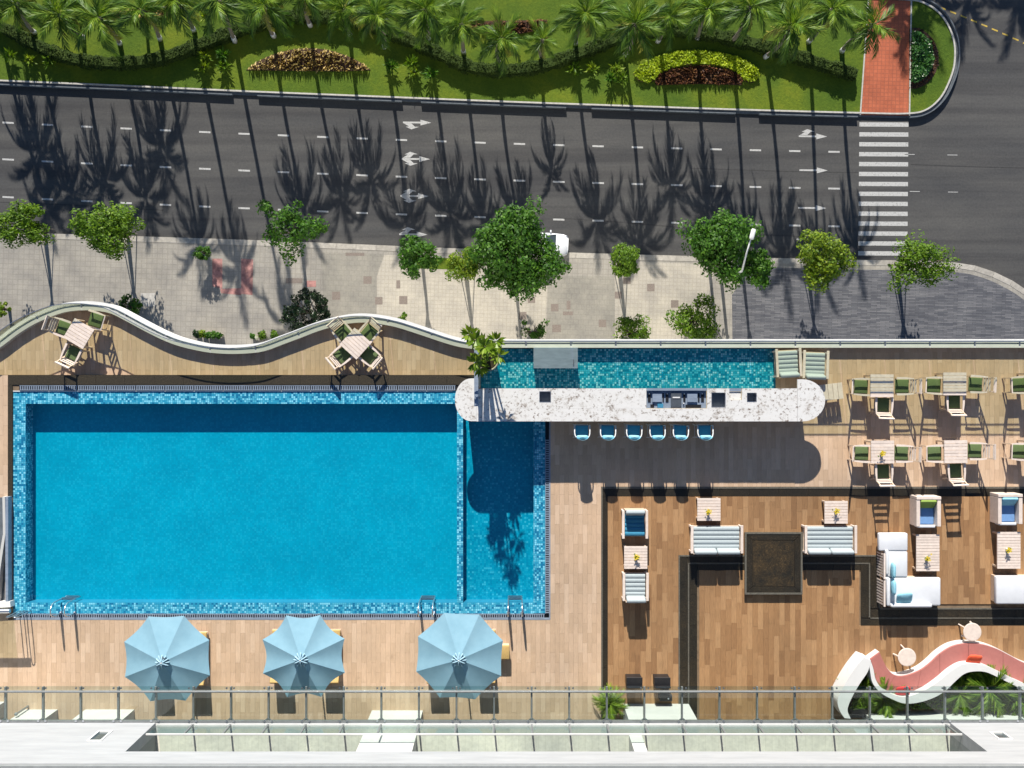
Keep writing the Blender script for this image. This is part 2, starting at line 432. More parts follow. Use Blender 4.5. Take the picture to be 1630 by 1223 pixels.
# ------------------------------------------------------------------ mesh builder
class MB:
    def __init__(self):
        self.v = []; self.f = []

    def add(self, vs, fs):
        o = len(self.v)
        self.v.extend([tuple(v) for v in vs])
        self.f.extend([tuple(i + o for i in f) for f in fs])
        return self

    def box(self, c, s, rz=0.0, M=None, bev=0.0):
        hx, hy, hz = s[0] / 2, s[1] / 2, s[2] / 2
        if bev <= 0:
            vs = [(x, y, z) for z in (-hz, hz) for x, y in ((-hx, -hy), (hx, -hy), (hx, hy), (-hx, hy))]
            fs = [(3, 2, 1, 0), (4, 5, 6, 7), (0, 1, 5, 4), (1, 2, 6, 5), (2, 3, 7, 6), (3, 0, 4, 7)]
        else:
            bm = bmesh.new()
            bmesh.ops.create_cube(bm, size=1.0)
            for vv in bm.verts:
                vv.co = Vector((vv.co.x * s[0], vv.co.y * s[1], vv.co.z * s[2]))
            bmesh.ops.bevel(bm, geom=bm.edges[:], offset=bev, segments=3, affect='EDGES', profile=0.5)
            bm.verts.index_update()
            vs = [tuple(vv.co) for vv in bm.verts]
            fs = [tuple(vv.index for vv in ff.verts) for ff in bm.faces]
            bm.free()
        T = M if M is not None else (Matrix.Translation(Vector(c)) @ Matrix.Rotation(rz, 4, 'Z'))
        return self.add([T @ Vector(v) for v in vs], fs)

    def bar(self, a, b, wd, ht, up=(0, 0, 1)):
        a = Vector(a); b = Vector(b)
        d = b - a; L = d.length
        x = d.normalized(); u = Vector(up)
        y = u.cross(x)
        if y.length < 1e-4:
            y = Vector((0, 1, 0)).cross(x)
        y.normalize(); z = x.cross(y)
        M = Matrix((x, y, z)).transposed().to_4x4()
        M.translation = (a + b) / 2
        return self.box(None, (L, wd, ht), M=M)

    def prism(self, poly, z0, z1):
        n = len(poly)
        ar = sum(poly[i][0] * poly[(i + 1) % n][1] - poly[(i + 1) % n][0] * poly[i][1] for i in range(n))
        if ar < 0:
            poly = list(reversed(poly))
        vs = [(p[0], p[1], z0) for p in poly] + [(p[0], p[1], z1) for p in poly]
        fs = [tuple(range(n, 2 * n)), tuple(reversed(range(n)))]
        fs += [(i, (i + 1) % n, (i + 1) % n + n, i + n) for i in range(n)]
        return self.add(vs, fs)

    def sheet(self, poly, z):
        n = len(poly)
        ar = sum(poly[i][0] * poly[(i + 1) % n][1] - poly[(i + 1) % n][0] * poly[i][1] for i in range(n))
        if ar < 0:
            poly = list(reversed(poly))
        return self.add([(p[0], p[1], z) for p in poly], [tuple(range(n))])

    def ribbon(self, A, B, z0, z1):
        """solid strip between two polylines of the same length"""
        n = len(A)
        vs = []
        for a, b in zip(A, B):
            vs += [(a[0], a[1], z0), (b[0], b[1], z0), (b[0], b[1], z1), (a[0], a[1], z1)]
        fs = []
        for i in range(n - 1):
            o = i * 4; p = o + 4
            for k in range(4):
                k2 = (k + 1) % 4
                fs.append((o + k, o + k2, p + k2, p + k))
        fs.append((3, 2, 1, 0)); o = (n - 1) * 4; fs.append((o, o + 1, o + 2, o + 3))
        return self.add(vs, fs)

    def tube(self, pts, r, n=8, cap=True):
        pts = [Vector(p) for p in pts]
        k = len(pts)
        rs = r if isinstance(r, (list, tuple)) else [r] * k
        o = len(self.v)
        ref = None
        for i, p in enumerate(pts):
            d = (pts[min(i + 1, k - 1)] - pts[max(i - 1, 0)]).normalized()
            if ref is None:
                ref = Vector((1, 0, 0)) if abs(d.x) < 0.8 else Vector((0, 1, 0))
            u = (ref - d * ref.dot(d)).normalized(); ref = u
            v = d.cross(u)
            for j in range(n):
                a = 2 * PI * j / n
                self.v.append(tuple(p + (u * math.cos(a) + v * math.sin(a)) * rs[i]))
        for i in range(k - 1):
            for j in range(n):
                j2 = (j + 1) % n
                self.f.append((o + i * n + j, o + i * n + j2, o + (i + 1) * n + j2, o + (i + 1) * n + j))
        if cap:
            self.f.append(tuple(o + j for j in reversed(range(n))))
            self.f.append(tuple(o + (k - 1) * n + j for j in range(n)))
        return self

    def lathe(self, prof, c=(0, 0, 0), n=24):
        o = len(self.v); k = len(prof)
        for r, z in prof:
            for j in range(n):
                a = 2 * PI * j / n
                self.v.append((c[0] + r * math.cos(a), c[1] + r * math.sin(a), c[2] + z))
        for i in range(k - 1):
            for j in range(n):
                j2 = (j + 1) % n
                self.f.append((o + i * n + j, o + i * n + j2, o + (i + 1) * n + j2, o + (i + 1) * n + j))
        self.f.append(tuple(o + j for j in reversed(range(n))))
        self.f.append(tuple(o + (k - 1) * n + j for j in range(n)))
        return self

    def pillow(self, c, s, M=None, n=10):
        """soft cushion: superellipsoid"""
        o = len(self.v)
        T = M if M is not None else Matrix.Translation(Vector(c))
        def sg(x, e):
            return math.copysign(abs(x) ** e, x)
        rows = n
        for i in range(rows + 1):
            ph = -PI / 2 + PI * i / rows
            for j in range(2 * n):
                th = 2 * PI * j / (2 * n)
                x = sg(math.cos(ph), 0.9) * sg(math.cos(th), 0.45) * s[0] / 2
                y = sg(math.cos(ph), 0.9) * sg(math.sin(th), 0.45) * s[1] / 2
                z = sg(math.sin(ph), 1.0) * s[2] / 2
                self.v.append(tuple(T @ Vector((x, y, z))))
        m = 2 * n
        for i in range(rows):
            for j in range(m):
                j2 = (j + 1) % m
                self.f.append((o + i * m + j, o + i * m + j2, o + (i + 1) * m + j2, o + (i + 1) * m + j))
        return self

    def mesh(self, name, mat, smooth=False):
        me = bpy.data.meshes.new(name)
        me.from_pydata(self.v, [], self.f)
        me.update()
        if mat:
            me.materials.append(MATS[mat])
        if smooth:
            me.polygons.foreach_set('use_smooth', [True] * len(me.polygons))
        return me


def obj(name, mb, mat, parent=None, smooth=False, loc=None, rot=None):
    me = mb.mesh(name, mat, smooth) if isinstance(mb, MB) else mb
    o = bpy.data.objects.new(name, me)
    COL.objects.link(o)
    if parent is not None:
        o.parent = parent
    if loc is not None:
        o.location = loc
    if rot is not None:
        o.rotation_euler = rot
    return o


def tag(o, label=None, cat=None, group=None, kind=None):
    if label: o['label'] = label
    if cat: o['category'] = cat
    if group: o['group'] = group
    if kind: o['kind'] = kind
    return o


def thing(name, label, cat, loc=(0, 0, 0), rz=0.0, group=None):
    o = bpy.data.objects.new(name, None)
    COL.objects.link(o)
    o.location = loc
    o.rotation_euler = (0, 0, rz)
    o.empty_display_size = 0.2
    return tag(o, label, cat, group)


def struct(name, mb, mat, parent=None):
    o = obj(name, mb, mat, parent)
    if parent is None:
        o['kind'] = 'structure'
    return o


KIDS = {}


def copy_tree(root, loc, rz, label=None, group=None):
    def rec(o, par):
        c = o.copy(); COL.objects.link(c)
        if par is not None:
            c.parent = par
        for ch in [x for x in o.children]:
            rec(ch, c)
        return c
    r = rec(root, None)
    r.location = loc; r.rotation_euler = (0, 0, rz)
    if label: r['label'] = label
    if group: r['group'] = group
    return r


def rect(px0, py0, px1, py1, z):
    a = W(px0, py0, z); b = W(px1, py1, z)
    return [(a[0], b[1]), (b[0], b[1]), (b[0], a[1]), (a[0], a[1])]


def slab(mb, px0, py0, px1, py1, z0, z1, zref=None):
    return mb.prism(rect(px0, py0, px1, py1, zref if zref is not None else DZ), z0, z1)


def catmull(pts, per=6):
    out = []
    n = len(pts)
    for i in range(n - 1):
        p0 = pts[max(i - 1, 0)]; p1 = pts[i]; p2 = pts[i + 1]; p3 = pts[min(i + 2, n - 1)]
        for k in range(per):
            t = k / per
            out.append(tuple(0.5 * (2 * b + (c - a) * t + (2 * a - 5 * b + 4 * c - d) * t * t + (3 * b - a - 3 * c + d) * t ** 3)
                             for a, b, c, d in zip(p0, p1, p2, p3)))
    out.append(tuple(pts[-1]))
    return out


def offset(poly, d):
    """offset an open polyline to its left by d"""
    out = []
    n = len(poly)
    for i in range(n):
        a = poly[max(i - 1, 0)]; b = poly[min(i + 1, n - 1)]
        dx, dy = b[0] - a[0], b[1] - a[1]
        L = math.hypot(dx, dy) or 1
        out.append((poly[i][0] - dy / L * d, poly[i][1] + dx / L * d))
    return out


# ------------------------------------------------------------------ foliage
def leaf_mesh(name, pos, nrm, size, mat, aspect=0.5, rng=None, fold=0.12, along=None):
    """many small leaves, each a folded diamond of two triangles"""
    n = len(pos)
    nrm = nrm / (np.linalg.norm(nrm, axis=1, keepdims=True) + 1e-9)
    r = rng.normal(size=(n, 3)) if along is None else along
    t = r - nrm * np.sum(r * nrm, axis=1, keepdims=True)
    t /= (np.linalg.norm(t, axis=1, keepdims=True) + 1e-9)
    b = np.cross(nrm, t)
    s = size.reshape(-1, 1)
    v = np.empty((n, 4, 3))
    v[:, 0] = pos - t * s * 0.5
    v[:, 1] = pos + b * s * 0.5 * aspect - nrm * s * fold
    v[:, 2] = pos + t * s * 0.5
    v[:, 3] = pos - b * s * 0.5 * aspect - nrm * s * fold
    me = bpy.data.meshes.new(name)
    me.vertices.add(4 * n); me.loops.add(4 * n); me.polygons.add(n)
    me.vertices.foreach_set('co', v.reshape(-1))
    me.loops.foreach_set('vertex_index', np.arange(4 * n, dtype=np.int32))
    me.polygons.foreach_set('loop_start', np.arange(0, 4 * n, 4, dtype=np.int32))
    me.polygons.foreach_set('loop_total', np.full(n, 4, dtype=np.int32))
    me.update(calc_edges=True)
    me.validate()
    me.materials.append(MATS[mat])
    return me


def crown_leaves(name, R, H, nclump, per, leaf, mat, seed, clump=0.3, lobes=0.25, aspect=0.55, hollow=0.55):
    """crown of leaf clumps in an ellipsoid of radius R, half height H round the origin"""
    rng = np.random.default_rng(seed)
    d = rng.normal(size=(nclump, 3)); d /= np.linalg.norm(d, axis=1, keepdims=True)
    rad = rng.uniform(hollow, 1.0, size=(nclump, 1)) ** 0.7
    ang = np.arctan2(d[:, 1], d[:, 0])
    lob = 1 + lobes * (np.sin(ang * 3 + seed) * 0.6 + np.sin(ang * 5 + 2.1 * seed) * 0.4)
    c = d * rad * lob[:, None] * np.array([R, R, H]) * (1 - clump * 0.5)
    pos = []; nr = []
    for i in range(nclump):
        cr = clump * R * rng.uniform(0.6, 1.25)
        q = rng.normal(size=(per, 3)); q /= np.linalg.norm(q, axis=1, keepdims=True)
        rr = rng.uniform(0.25, 1.0, size=(per, 1)) ** 0.5
        p = c[i] + q * rr * cr * np.array([1, 1, 0.75])
        pos.append(p)
        nr.append(q * 0.6 + d[i] * 0.3 + rng.normal(size=(per, 3)) * 0.45 + np.array([0, 0, 0.55]))
    pos = np.concatenate(pos); nr = np.concatenate(nr)
    return leaf_mesh(name, pos, nr, leaf * rng.uniform(0.6, 1.3, size=len(pos)), mat, aspect, rng)


# ================================================================== street level
def yA(x):
    return 195 + 0.0517 * x - 1.23e-5 * x * x


def build_street():
    mb = MB().sheet([(-400, -400), (400, -400), (400, 400), (-400, 400)], -0.02)
    struct('ground', mb, 'cement')
    # carriageway, junction and the road beyond the median
    mb = MB().sheet([(-180, -60), (180, -60), (180, 75), (-180, 75)], 0.0)
    road = struct('road', mb, 'asphalt')
    z = 0.006

    def mark(name, poly, mat='paint_white'):
        m = MB().sheet([W(*p, 0) for p in poly], z)
        obj(name, m, mat, road)

    # lane dashes
    xs = [13 + 62.6 * k for k in range(-4, 22)]
    for off, hw in ((0, 9), (58.5, 9.3), (118.5, 9)):
        for x in xs:
            if x > 1345:
                continue
            y = yA(x) + off
            s = 0.0517 - 2.46e-5 * x
            if off == 118.5 and 745 < x < 800:
                pass
            mark('lane_dash', [(x - hw, y - hw * s - 1.4), (x + hw, y + hw * s - 1.4), (x + hw, y + hw * s + 1.4), (x - hw, y - hw * s + 1.4)])
    for x, y in ((1516, 247), (1517, 306), (1448, 246), (1456, 305)):
        mark('lane_dash', [(x - 8, y - .6), (x + 8, y - .4), (x + 8, y + .6), (x - 8, y + .4)])
    # zebra crossing
    for k in range(14):
        y = 198.5 + 15.78 * k
        xa = 1368 - 0.15 * k; xb = 1446 - 0.13 * k
        mark('crossing_stripe', [(xa, y - 3.6), (xb, y - 3.2), (xb, y + 3.6), (xa, y + 3.2)])
    # yellow dashes of the far carriageway
    for k in range(11):
        x = 1484 + 16.6 * k; y = 7 + 6.4 * k + 0.07 * k * k
        mark('yellow_dash', [(x - 4.6, y - 3.0), (x + 5, y + 0.8), (x + 4.2, y + 3.0), (x - 5.2, y - 0.8)], 'paint_yellow')
    # lane arrows
    def arrow(x, y, up, down, L=45):
        x0 = x - L / 2
        poly = [(x0, y - 1.2), (x0 + L * .62, y - 1.0), (x0 + L * .62, y - 4.2), (x0 + L, y + .6), (x0 + L * .62, y + 5), (x0 + L * .62, y + 1.8), (x0, y + 1.4)]
        mark('lane_arrow', poly)
        for s, on in ((-1, up), (1, down)):
            if not on:
                continue
            zz = MB()
            q = [(x0 + L * .03, y + s * 1.6), (x0 + L * .30, y + s * 1.8), (x0 + L * .42, y + s * 7), (x0 + L * .57, y + s * 7.2), (x0 + L * .30, y + s * 11.2), (x0 + L * .10, y + s * 7), (x0 + L * .22, y + s * 6.6)]
            mark('lane_arrow', q)
    arrow(664, 195, False, True); arrow(662, 253, True, True); arrow(660, 312, True, True); arrow(658, 373, True, False)
    arrow(1294, 217, True, False); arrow(1295, 271, False, False); arrow(1293, 331, False, False)
    mark('lane_dash', [(1268, 380), (1285, 380), (1285, 382.4), (1268, 382.4)])

    for pts in ([(880, 347), (960, 352), (1080, 362), (1180, 372), (1285, 377)], [(1100, 268), (1250, 273), (1370, 275)], [(1450, 262), (1560, 266), (1700, 269)], [(0, 322), (120, 327), (260, 335)]):
        c = [W(*p, 0) for p in catmull(pts, 4)]
        obj('tar_seam', MB().ribbon(offset(c, .035), offset(c, -.035), -.002, .003), 'tar', road)
    # ---------- pavement on the hotel side
    kl = [(-260, 357), (-100, 365), (0, 369.5), (210, 376), (420, 383), (640, 392), (810, 399), (1000, 405), (1150, 409), (1280, 412), (1365, 414), (1450, 415), (1520, 418), (1560, 425), (1600, 441), (1640, 466), (1700, 520), (1760, 620), (1790, 760)]
    kl = catmull(kl, 3)
    kw = [W(px, py, 0.12) for px, py in kl]
    inner = offset(kw, -0.42)
    poly = inner + [W(1790, 900, .12), W(-260, 900, .12)]
    pave = struct('pavement', MB().prism(poly, -0.015, 0.12), 'pavers_grey')
    # kerb stones
    L = [0.0]
    for a, b in zip(kw[:-1], kw[1:]):
        L.append(L[-1] + math.dist(a, b))
    def at(poly, s):
        for i in range(len(L) - 1):
            if s <= L[i + 1]:
                t = (s - L[i]) / (L[i + 1] - L[i])
                return tuple(p + (q - p) * t for p, q in zip(poly[i], poly[i + 1]))
        return poly[-1]
    s = 0.0
    while s < L[-1] - 1.6:
        a = s + 0.012; b = s + 1.55
        m = MB().prism([at(kw, a), at(kw, b), at(inner, b), at(inner, a)], -0.01, 0.135)
        obj('kerb_stone', m, 'kerb_stone', pave)
        s += 1.56
    # paving areas, each a sheet over the base
    def area(name, pts, mat, dz=0.004):
        obj(name, MB().sheet([W(px, py, 0.12) for px, py in pts], 0.12 + dz), mat, pave)
    area('cream_paving', [(600, 470), (600, 440), (612, 406), (872, 412), (866, 600), (598, 600)], 'pavers_cream')
    area('cream_paving', [(979, 416), (1140, 421), (1128, 470), (1128, 600), (979, 600)], 'pavers_cream')
    area('drive_paving', [(511, 402), (611, 404.5), (599, 440), (597, 600), (520, 600)], 'pavers_drive')
    area('drive_paving', [(873, 440), (978, 440), (978, 600), (867, 600)], 'pavers_drive')
    # dark slate in front of the crossing: curved kerb side
    sl_ = [(px, py) for px, py in kl if 1160 < px < 1790]
    slp = offset([W(px, py, 0.12) for px, py in sl_], -0.75)
    pts = slp + [W(1775, 900, .12), W(1170, 900, .12), W(1165, 470, .12)]
    obj('slate_paving', MB().sheet(pts, 0.124), 'pavers_slate', pave)
    # red painted bay
    for pts in ([(338, 412), (354, 412), (354, 460), (338, 456)], [(384, 412), (403, 413), (402, 470), (384, 468)], [(350, 460), (384, 459), (384, 470), (352, 467)]):
        area('red_paving', pts, 'paver_red', 0.006)
    area('red_paving', [(488, 447), (503, 447), (503, 457), (488, 457)], 'paver_red', 0.008)
    # single dark pavers
    for x, y, sx, sy in ((585, 446, 13, 12), (634, 453, 6, 13), (642, 478, 13, 13), (603, 479, 12, 12), (535, 471, 13, 13), (846, 478, 12, 9), (883, 490, 12, 12), (905, 486, 6, 14), (904, 499, 16, 6),
                          (959, 515, 12, 12), (886, 523, 14, 12), (998, 447, 12, 10), (1036, 458, 12, 12), (984, 470, 11, 11), (1074, 484, 12, 12), (997, 510, 11, 10), (832, 503, 12, 12), (565, 405, 30, 5), (468, 447, 26, 8)):
        area('dark_paver', [(x - sx / 2, y - sy / 2), (x + sx / 2, y - sy / 2), (x + sx / 2, y + sy / 2), (x - sx / 2, y + sy / 2)], 'paver_dark', 0.008)
    # utility cover
    area('utility_cover', [(224, 467), (247, 467), (247, 488), (224, 488)], 'kerb_light', 0.008)
    # tree pit beside the kerb
    obj('tree_pit', MB().sheet([W(x, y, .12) for x, y in ((640, 409), (745, 412), (745, 430), (640, 427))], 0.128), 'lawn', pave)

    # ---------- median lawn
    ek = [(-300, 118), (-100, 129.5), (0, 135.5), (200, 144), (400, 153), (600, 161), (800, 169), (1000, 176), (1180, 182), (1365, 187), (1445, 188), (1478, 181), (1503, 160), (1519, 130), (1527, 100), (1526, 65), (1515, 35), (1497, 12), (1472, -3), (1445, -8), (1365, -11), (1000, -24), (600, -38), (200, -52), (-300, -70)]
    ekc = catmull(ek, 20)
    ew = [W(px, py, 0.25) for px, py in ekc]
    lawn_edge = offset(ew, 0.42)
    lawn = struct('median_lawn', MB().prism(lawn_edge, -0.01, 0.18), 'lawn')
    inn = offset(ew, 0.30)
    kerb = struct('median_kerb', MB().ribbon(lawn_edge, inn, -0.01, 0.26), 'kerb_light')
    obj('gutter', MB().ribbon(offset(ew, 0.295), offset(ew, 0.09), -0.01, 0.12), 'kerb_dark', kerb)
    # outer wall in lengths with drain gaps
    gaps = [(127, 135), (378, 402), (641, 661), (911, 936), (1178, 1201), (1367, 1447)]
    run = []
    outer = offset(ew, 0.0); outer_i = offset(ew, 0.085)
    def flush(run):
        if len(run) > 1:
            obj('kerb_wall', MB().ribbon([outer[i] for i in run], [outer_i[i] for i in run], -0.01, 0.34), 'kerb_dark', kerb)
    fine = []
    for i, (px, py) in enumerate(ekc):
        ingap = py > 100 and any(a <= px <= b for a, b in gaps)
        if ingap:
            flush(run); run = []
        else:
            run.append(i)
    flush(run)
    # red path across the median
    pts = [W(px, py, 0.2) for px, py in ((1371, 183), (1446, 184), (1449, 2), (1384, -2))]
    path = struct('red_path', MB().prism(pts, -0.005, 0.2), 'path_red')
    for (xa, ya, xb, yb) in ((1369.4, 183, 1382.4, -2), (1447.6, 184, 1450.6, 2)):
        a = W(xa, ya, .2); b = W(xb, yb, .2)
        obj('path_edging', MB().bar((a[0], a[1], .115), (b[0], b[1], .115), 0.1, 0.24), 'kerb_light', path)
    # verge across the far carriageway
    pts = [W(px, py, 0.12) for px, py in ((-300, -262), (1400, -205), (1760, -165), (1900, -175), (1900, -700), (-300, -700))]
    struct('far_verge', MB().prism(pts, -0.01, 0.15), 'lawn')


build_street()


# ---------------------------------------------------------------- palms
def frond_mesh(name, L, droop, seed, mat):
    r = random.Random(seed)
    vs = []; fs = []
    tab = [Vector((0, 0, 0))]
    for i in range(40):
        th = -droop * 4.2 * ((i + .5) / 40) ** 1.25
        tab.append(tab[-1] + Vector((math.cos(th), 0, math.sin(th))) * (L / 40))
    def pt(t):
        u = min(max(t, 0.0), 1.0) * 40
        i = min(int(u), 39)
        return tab[i].lerp(tab[i + 1], u - i)
    N = 9
    for i in range(N):
        t = i / (N - 1)
        p = pt(t); wd = (0.045 * (1 - t) + 0.008) * min(1.0, L / 2.3)
        vs += [(p.x, -wd, p.z), (p.x, wd, p.z), (p.x, 0, p.z + wd)]
    for i in range(N - 1):
        o = i * 3
        fs += [(o, o + 1, o + 4, o + 3), (o + 1, o + 2, o + 5, o + 4), (o + 2, o, o + 3, o + 5)]
    K = 26
    for i in range(K):
        t = 0.13 + 0.87 * i / (K - 1)
        p = pt(t); d = (pt(min(1, t + .03)) - pt(t - .03)).normalized()
        ll = L * 0.32 * (math.sin(PI * (0.16 + 0.72 * t)) ** 0.8) + 0.06
        for s in (-1, 1):
            fa = math.radians(r.uniform(38, 58) - 18 * t)
            dr = math.radians(r.uniform(12, 55))
            dirv = (d * math.cos(fa) + Vector((0, s, 0)) * math.sin(fa) * math.cos(dr) + Vector((0, 0, -1)) * math.sin(fa) * math.sin(dr)).normalized()
            l = ll * r.uniform(0.8, 1.1)
            q = p + dirv * l * 0.45; e = p + dirv * l + Vector((0, 0, -0.18 * l))
            wd = 0.023 * L * r.uniform(0.8, 1.15)
            wv = d * wd
            o = len(vs)
            vs += [tuple(p - wv * 0.6), tuple(p + wv * 0.6), tuple(q + wv), tuple(q - wv), tuple(e)]
            fs += [(o, o + 1, o + 2, o + 3), (o + 3, o + 2, o + 4)]
    me = bpy.data.meshes.new(name)
    me.from_pydata(vs, [], fs); me.update()
    me.materials.append(MATS[mat])
    return me


FR = [frond_mesh('frond', 3.2, 0.40, 1, 'leaf_palm'), frond_mesh('frond', 3.1, 0.36, 2, 'leaf_palm'), frond_mesh('frond', 2.9, 0.26, 3, 'leaf_young'), frond_mesh('frond', 2.9, 0.34, 5, 'leaf_palm_yellow')]


def palm(bx, by, cx, cy, label, seed, h=None, size=1.0, up=0.0, n=17, group='palms on the median lawn', base=0.17):
    r = random.Random(seed)
    if h is None:
        h = CAMH * (1 - (611.5 - by) / (611.5 - cy)) + 0.2
        h = min(max(h, 5.0), 8.6) + up
    b = W3(bx, by, base); c = W3(cx, cy, h)
    t = thing('palm_tree', label, 'palm tree', (b.x, b.y, b.z), 0, group)
    rel = c - b
    bend = Vector((r.uniform(-.25, .25), r.uniform(-.2, .2), 0))
    path = []; rad = []
    for i in range(11):
        u = i / 10
        p = rel * u; p.x = rel.x * u ** 1.3; p.y = rel.y * u ** 1.3
        p += bend * math.sin(PI * u)
        path.append(p); rad.append((0.15 if i else 0.2) * (1 - u) + 0.095 * u + (0.02 if i % 2 else 0))
    obj('painted_foot', MB().tube(path[:2], [rad[0] + .012, rad[1] + .012], 10), 'trunk_white', t, True)
    top = path[-1]
    trunk = MB().tube(path[0:], rad, 10)
    trunk.tube([top - Vector((0, 0, .25)), top + Vector((0, 0, .12)), top + Vector((0, 0, .35))], [.13, .2, .07], 10)
    obj('trunk', trunk, 'trunk', t, True)
    a0 = r.uniform(0, 6.28)
    for k in range(n):
        u = k / (n - 1)
        az = a0 + k * 2.39996 + r.uniform(-.15, .15)
        el = math.radians(84 - 118 * u ** 0.9 + r.uniform(-8, 8))
        me = FR[2] if u < .25 else (FR[0] if u < .6 else (FR[3] if (u > .85 and r.random() < .6) else FR[1]))
        s = size * r.uniform(0.85, 1.1)
        M = Matrix.Translation(top + Vector((0, 0, .2))) @ Matrix.Rotation(az, 4, 'Z') @ Matrix.Rotation(-el, 4, 'Y') @ Matrix.Rotation(r.uniform(-.5, .5), 4, 'X') @ Matrix.Scale(s, 4)
        o = bpy.data.objects.new('frond', me); COL.objects.link(o)
        o.parent = t
        o.matrix_basis = M
    return t


PALMS = [(3, 49, -22, 6), (55, 52, 28, 8), (133, 60, 97, 26), (191, 70, 160, 31), (255, 63, 228, 20), (309, 49, 284, 4), (374, 66, 350, 4), (436, 58, 423, 10), (494, 41, 488, -6),
         (557, 55, 548, 18), (612, 75, 601, 28), (681, 63, 678, 17), (738, 84, 735, 41), (795, 104, 798, 64), (916, 70, 932, 24), (994, 88, 1010, 40), (1047, 66, 1064, 30),
         (1110, 61, 1125, 17), (1164, 68, 1192, 13), (1218, 91, 1258, 44), (1287, 67, 1322, 18), (1340, 82, 1386, 42)]
PUP = {3: .8, 55: .2, 255: 1.8, 309: 2.8, 374: 2.6, 436: .3, 612: .2, 795: 0, 1164: .3, 1218: .8, 1287: 1.6, 1340: 1.6}
for i, (bx, by, cx, cy) in enumerate(PALMS):
    lab = 'tall coconut palm with white-painted trunk foot on the median lawn'
    near = {133: 'coconut palm near the tan grass bed half hidden behind the hedge', 191: 'coconut palm at the first low bend of the hedge', 255: 'coconut palm whose crown hangs over the hidden tan grass bed',
            436: 'coconut palm behind the near end of the lens-shaped tan bed', 494: 'coconut palm behind the middle of the lens-shaped tan bed', 557: 'coconut palm behind the tapering end of the lens-shaped tan bed',
            738: 'coconut palm beside the dark brown strip bed', 994: 'coconut palm just beside the tip of the lime green border', 1047: 'coconut palm behind the low end of the lime green border',
            1110: 'coconut palm behind the top of the lime green border arch', 1164: 'coconut palm behind the far shoulder of the lime green border', 1218: 'coconut palm past the end of the lime green border',
            1287: 'coconut palm second from the red brick path'}
    lab = near.get(bx, lab)
    if bx == 1340:
        lab = 'coconut palm leaning out over the red brick path'
    elif bx == 795:
        lab = 'coconut palm on the kerb side of the deepest hedge bend'
    palm(bx, by, cx, cy, lab, 100 + i, size=0.76 + .05 * (i % 4), n=17 + i % 3, up=PUP.get(bx, 0.35))
palm(863, 92, 863, 66, 'short palm with drooping old fronds between two coconut palms', 160, h=4.2, size=0.62, n=15)
# palms over the top of the lawn and beyond, whose shadows fall into the picture
for i, (bx, by) in enumerate(((35, -26), (230, -34))):
    palm(bx, by, 815 + (bx - 815) * 1.09, 611.5 + (by - 611.5) * 1.09, 'coconut palm in the second row behind the wavy hedge', 200 + i, h=6.6, group='second row of palms on the lawn')
for i, (bx, by) in enumerate(((1402, -255), (1432, -268), (1508, -282), (1590, -285), (1640, -262))):
    palm(bx, by, 815 + (bx - 815) * 1.1, 611.5 + (by - 611.5) * 1.1, 'coconut palm on the verge across the far carriageway', 300 + i, h=7.0, group='palms on the far verge', base=0.14)


# ---------------------------------------------------------------- hedge, flower beds and small plants on the lawn
def build_hedge():
    pts = [(-80, 20), (-30, 30), (20, 52), (70, 78), (125, 96), (190, 101), (255, 94), (320, 72), (390, 45), (470, 27), (550, 32), (620, 52), (690, 82), (745, 106), (800, 113), (860, 106), (920, 86), (980, 63), (1040, 50), (1110, 52), (1180, 66), (1240, 82), (1300, 101), (1362, 120)]
    c = [W(px, py, 0.6) for px, py in catmull(pts, 6)]
    rng = np.random.default_rng(5)
    t = thing('hedge', 'long wavy clipped hedge winding across the median lawn between the palms', 'hedge', (c[0][0], c[0][1], 0.18))
    off = np.array([c[0][0], c[0][1], 0.18])
    A = offset(c, 0.34); B = offset(c, -0.34)
    core = MB().ribbon([(p[0] - off[0], p[1] - off[1]) for p in A], [(p[0] - off[0], p[1] - off[1]) for p in B], -0.02, 0.82)
    obj('branches', core, 'leaf_hedge', t)
    P = []; N = []
    ca = np.array(c); seg = np.linalg.norm(ca[1:] - ca[:-1], axis=1); cum = np.concatenate([[0], np.cumsum(seg)])
    n = 26000
    s = rng.uniform(0, cum[-1], n)
    i = np.clip(np.searchsorted(cum, s) - 1, 0, len(seg) - 1)
    u = (s - cum[i]) / seg[i]
    base = ca[i] + (ca[i + 1] - ca[i]) * u[:, None]
    d = (ca[i + 1] - ca[i]) / seg[i][:, None]
    nn = np.stack([-d[:, 1], d[:, 0]], 1)
    th = rng.uniform(-0.35, PI + 0.35, n)
    rr = rng.uniform(0.9, 1.12, n) * (1 + 0.12 * np.sin(s * 2.3) + 0.1 * np.sin(s * 5.1 + 1))
    cx = np.sign(np.cos(th)) * np.abs(np.cos(th)) ** 0.6 * 0.46 * rr
    cz = np.clip(np.sin(th), -0.2, 1) ** 1 * 0.5 * rr + 0.42
    cz = np.where(np.sin(th) < 0.3, rng.uniform(0.05, 0.7, n), cz)
    pos = np.stack([base[:, 0] + nn[:, 0] * cx, base[:, 1] + nn[:, 1] * cx, cz], 1)
    pos[:, 0] -= off[0]; pos[:, 1] -= off[1]
    nr = np.stack([nn[:, 0] * np.cos(th), nn[:, 1] * np.cos(th), np.abs(np.sin(th)) + .2], 1) + rng.normal(size=(n, 3)) * 0.5
    obj('foliage', leaf_mesh('foliage', pos, nr, rng.uniform(0.1, 0.2, n), 'leaf_hedge', 0.6, rng), None, t)


build_hedge()


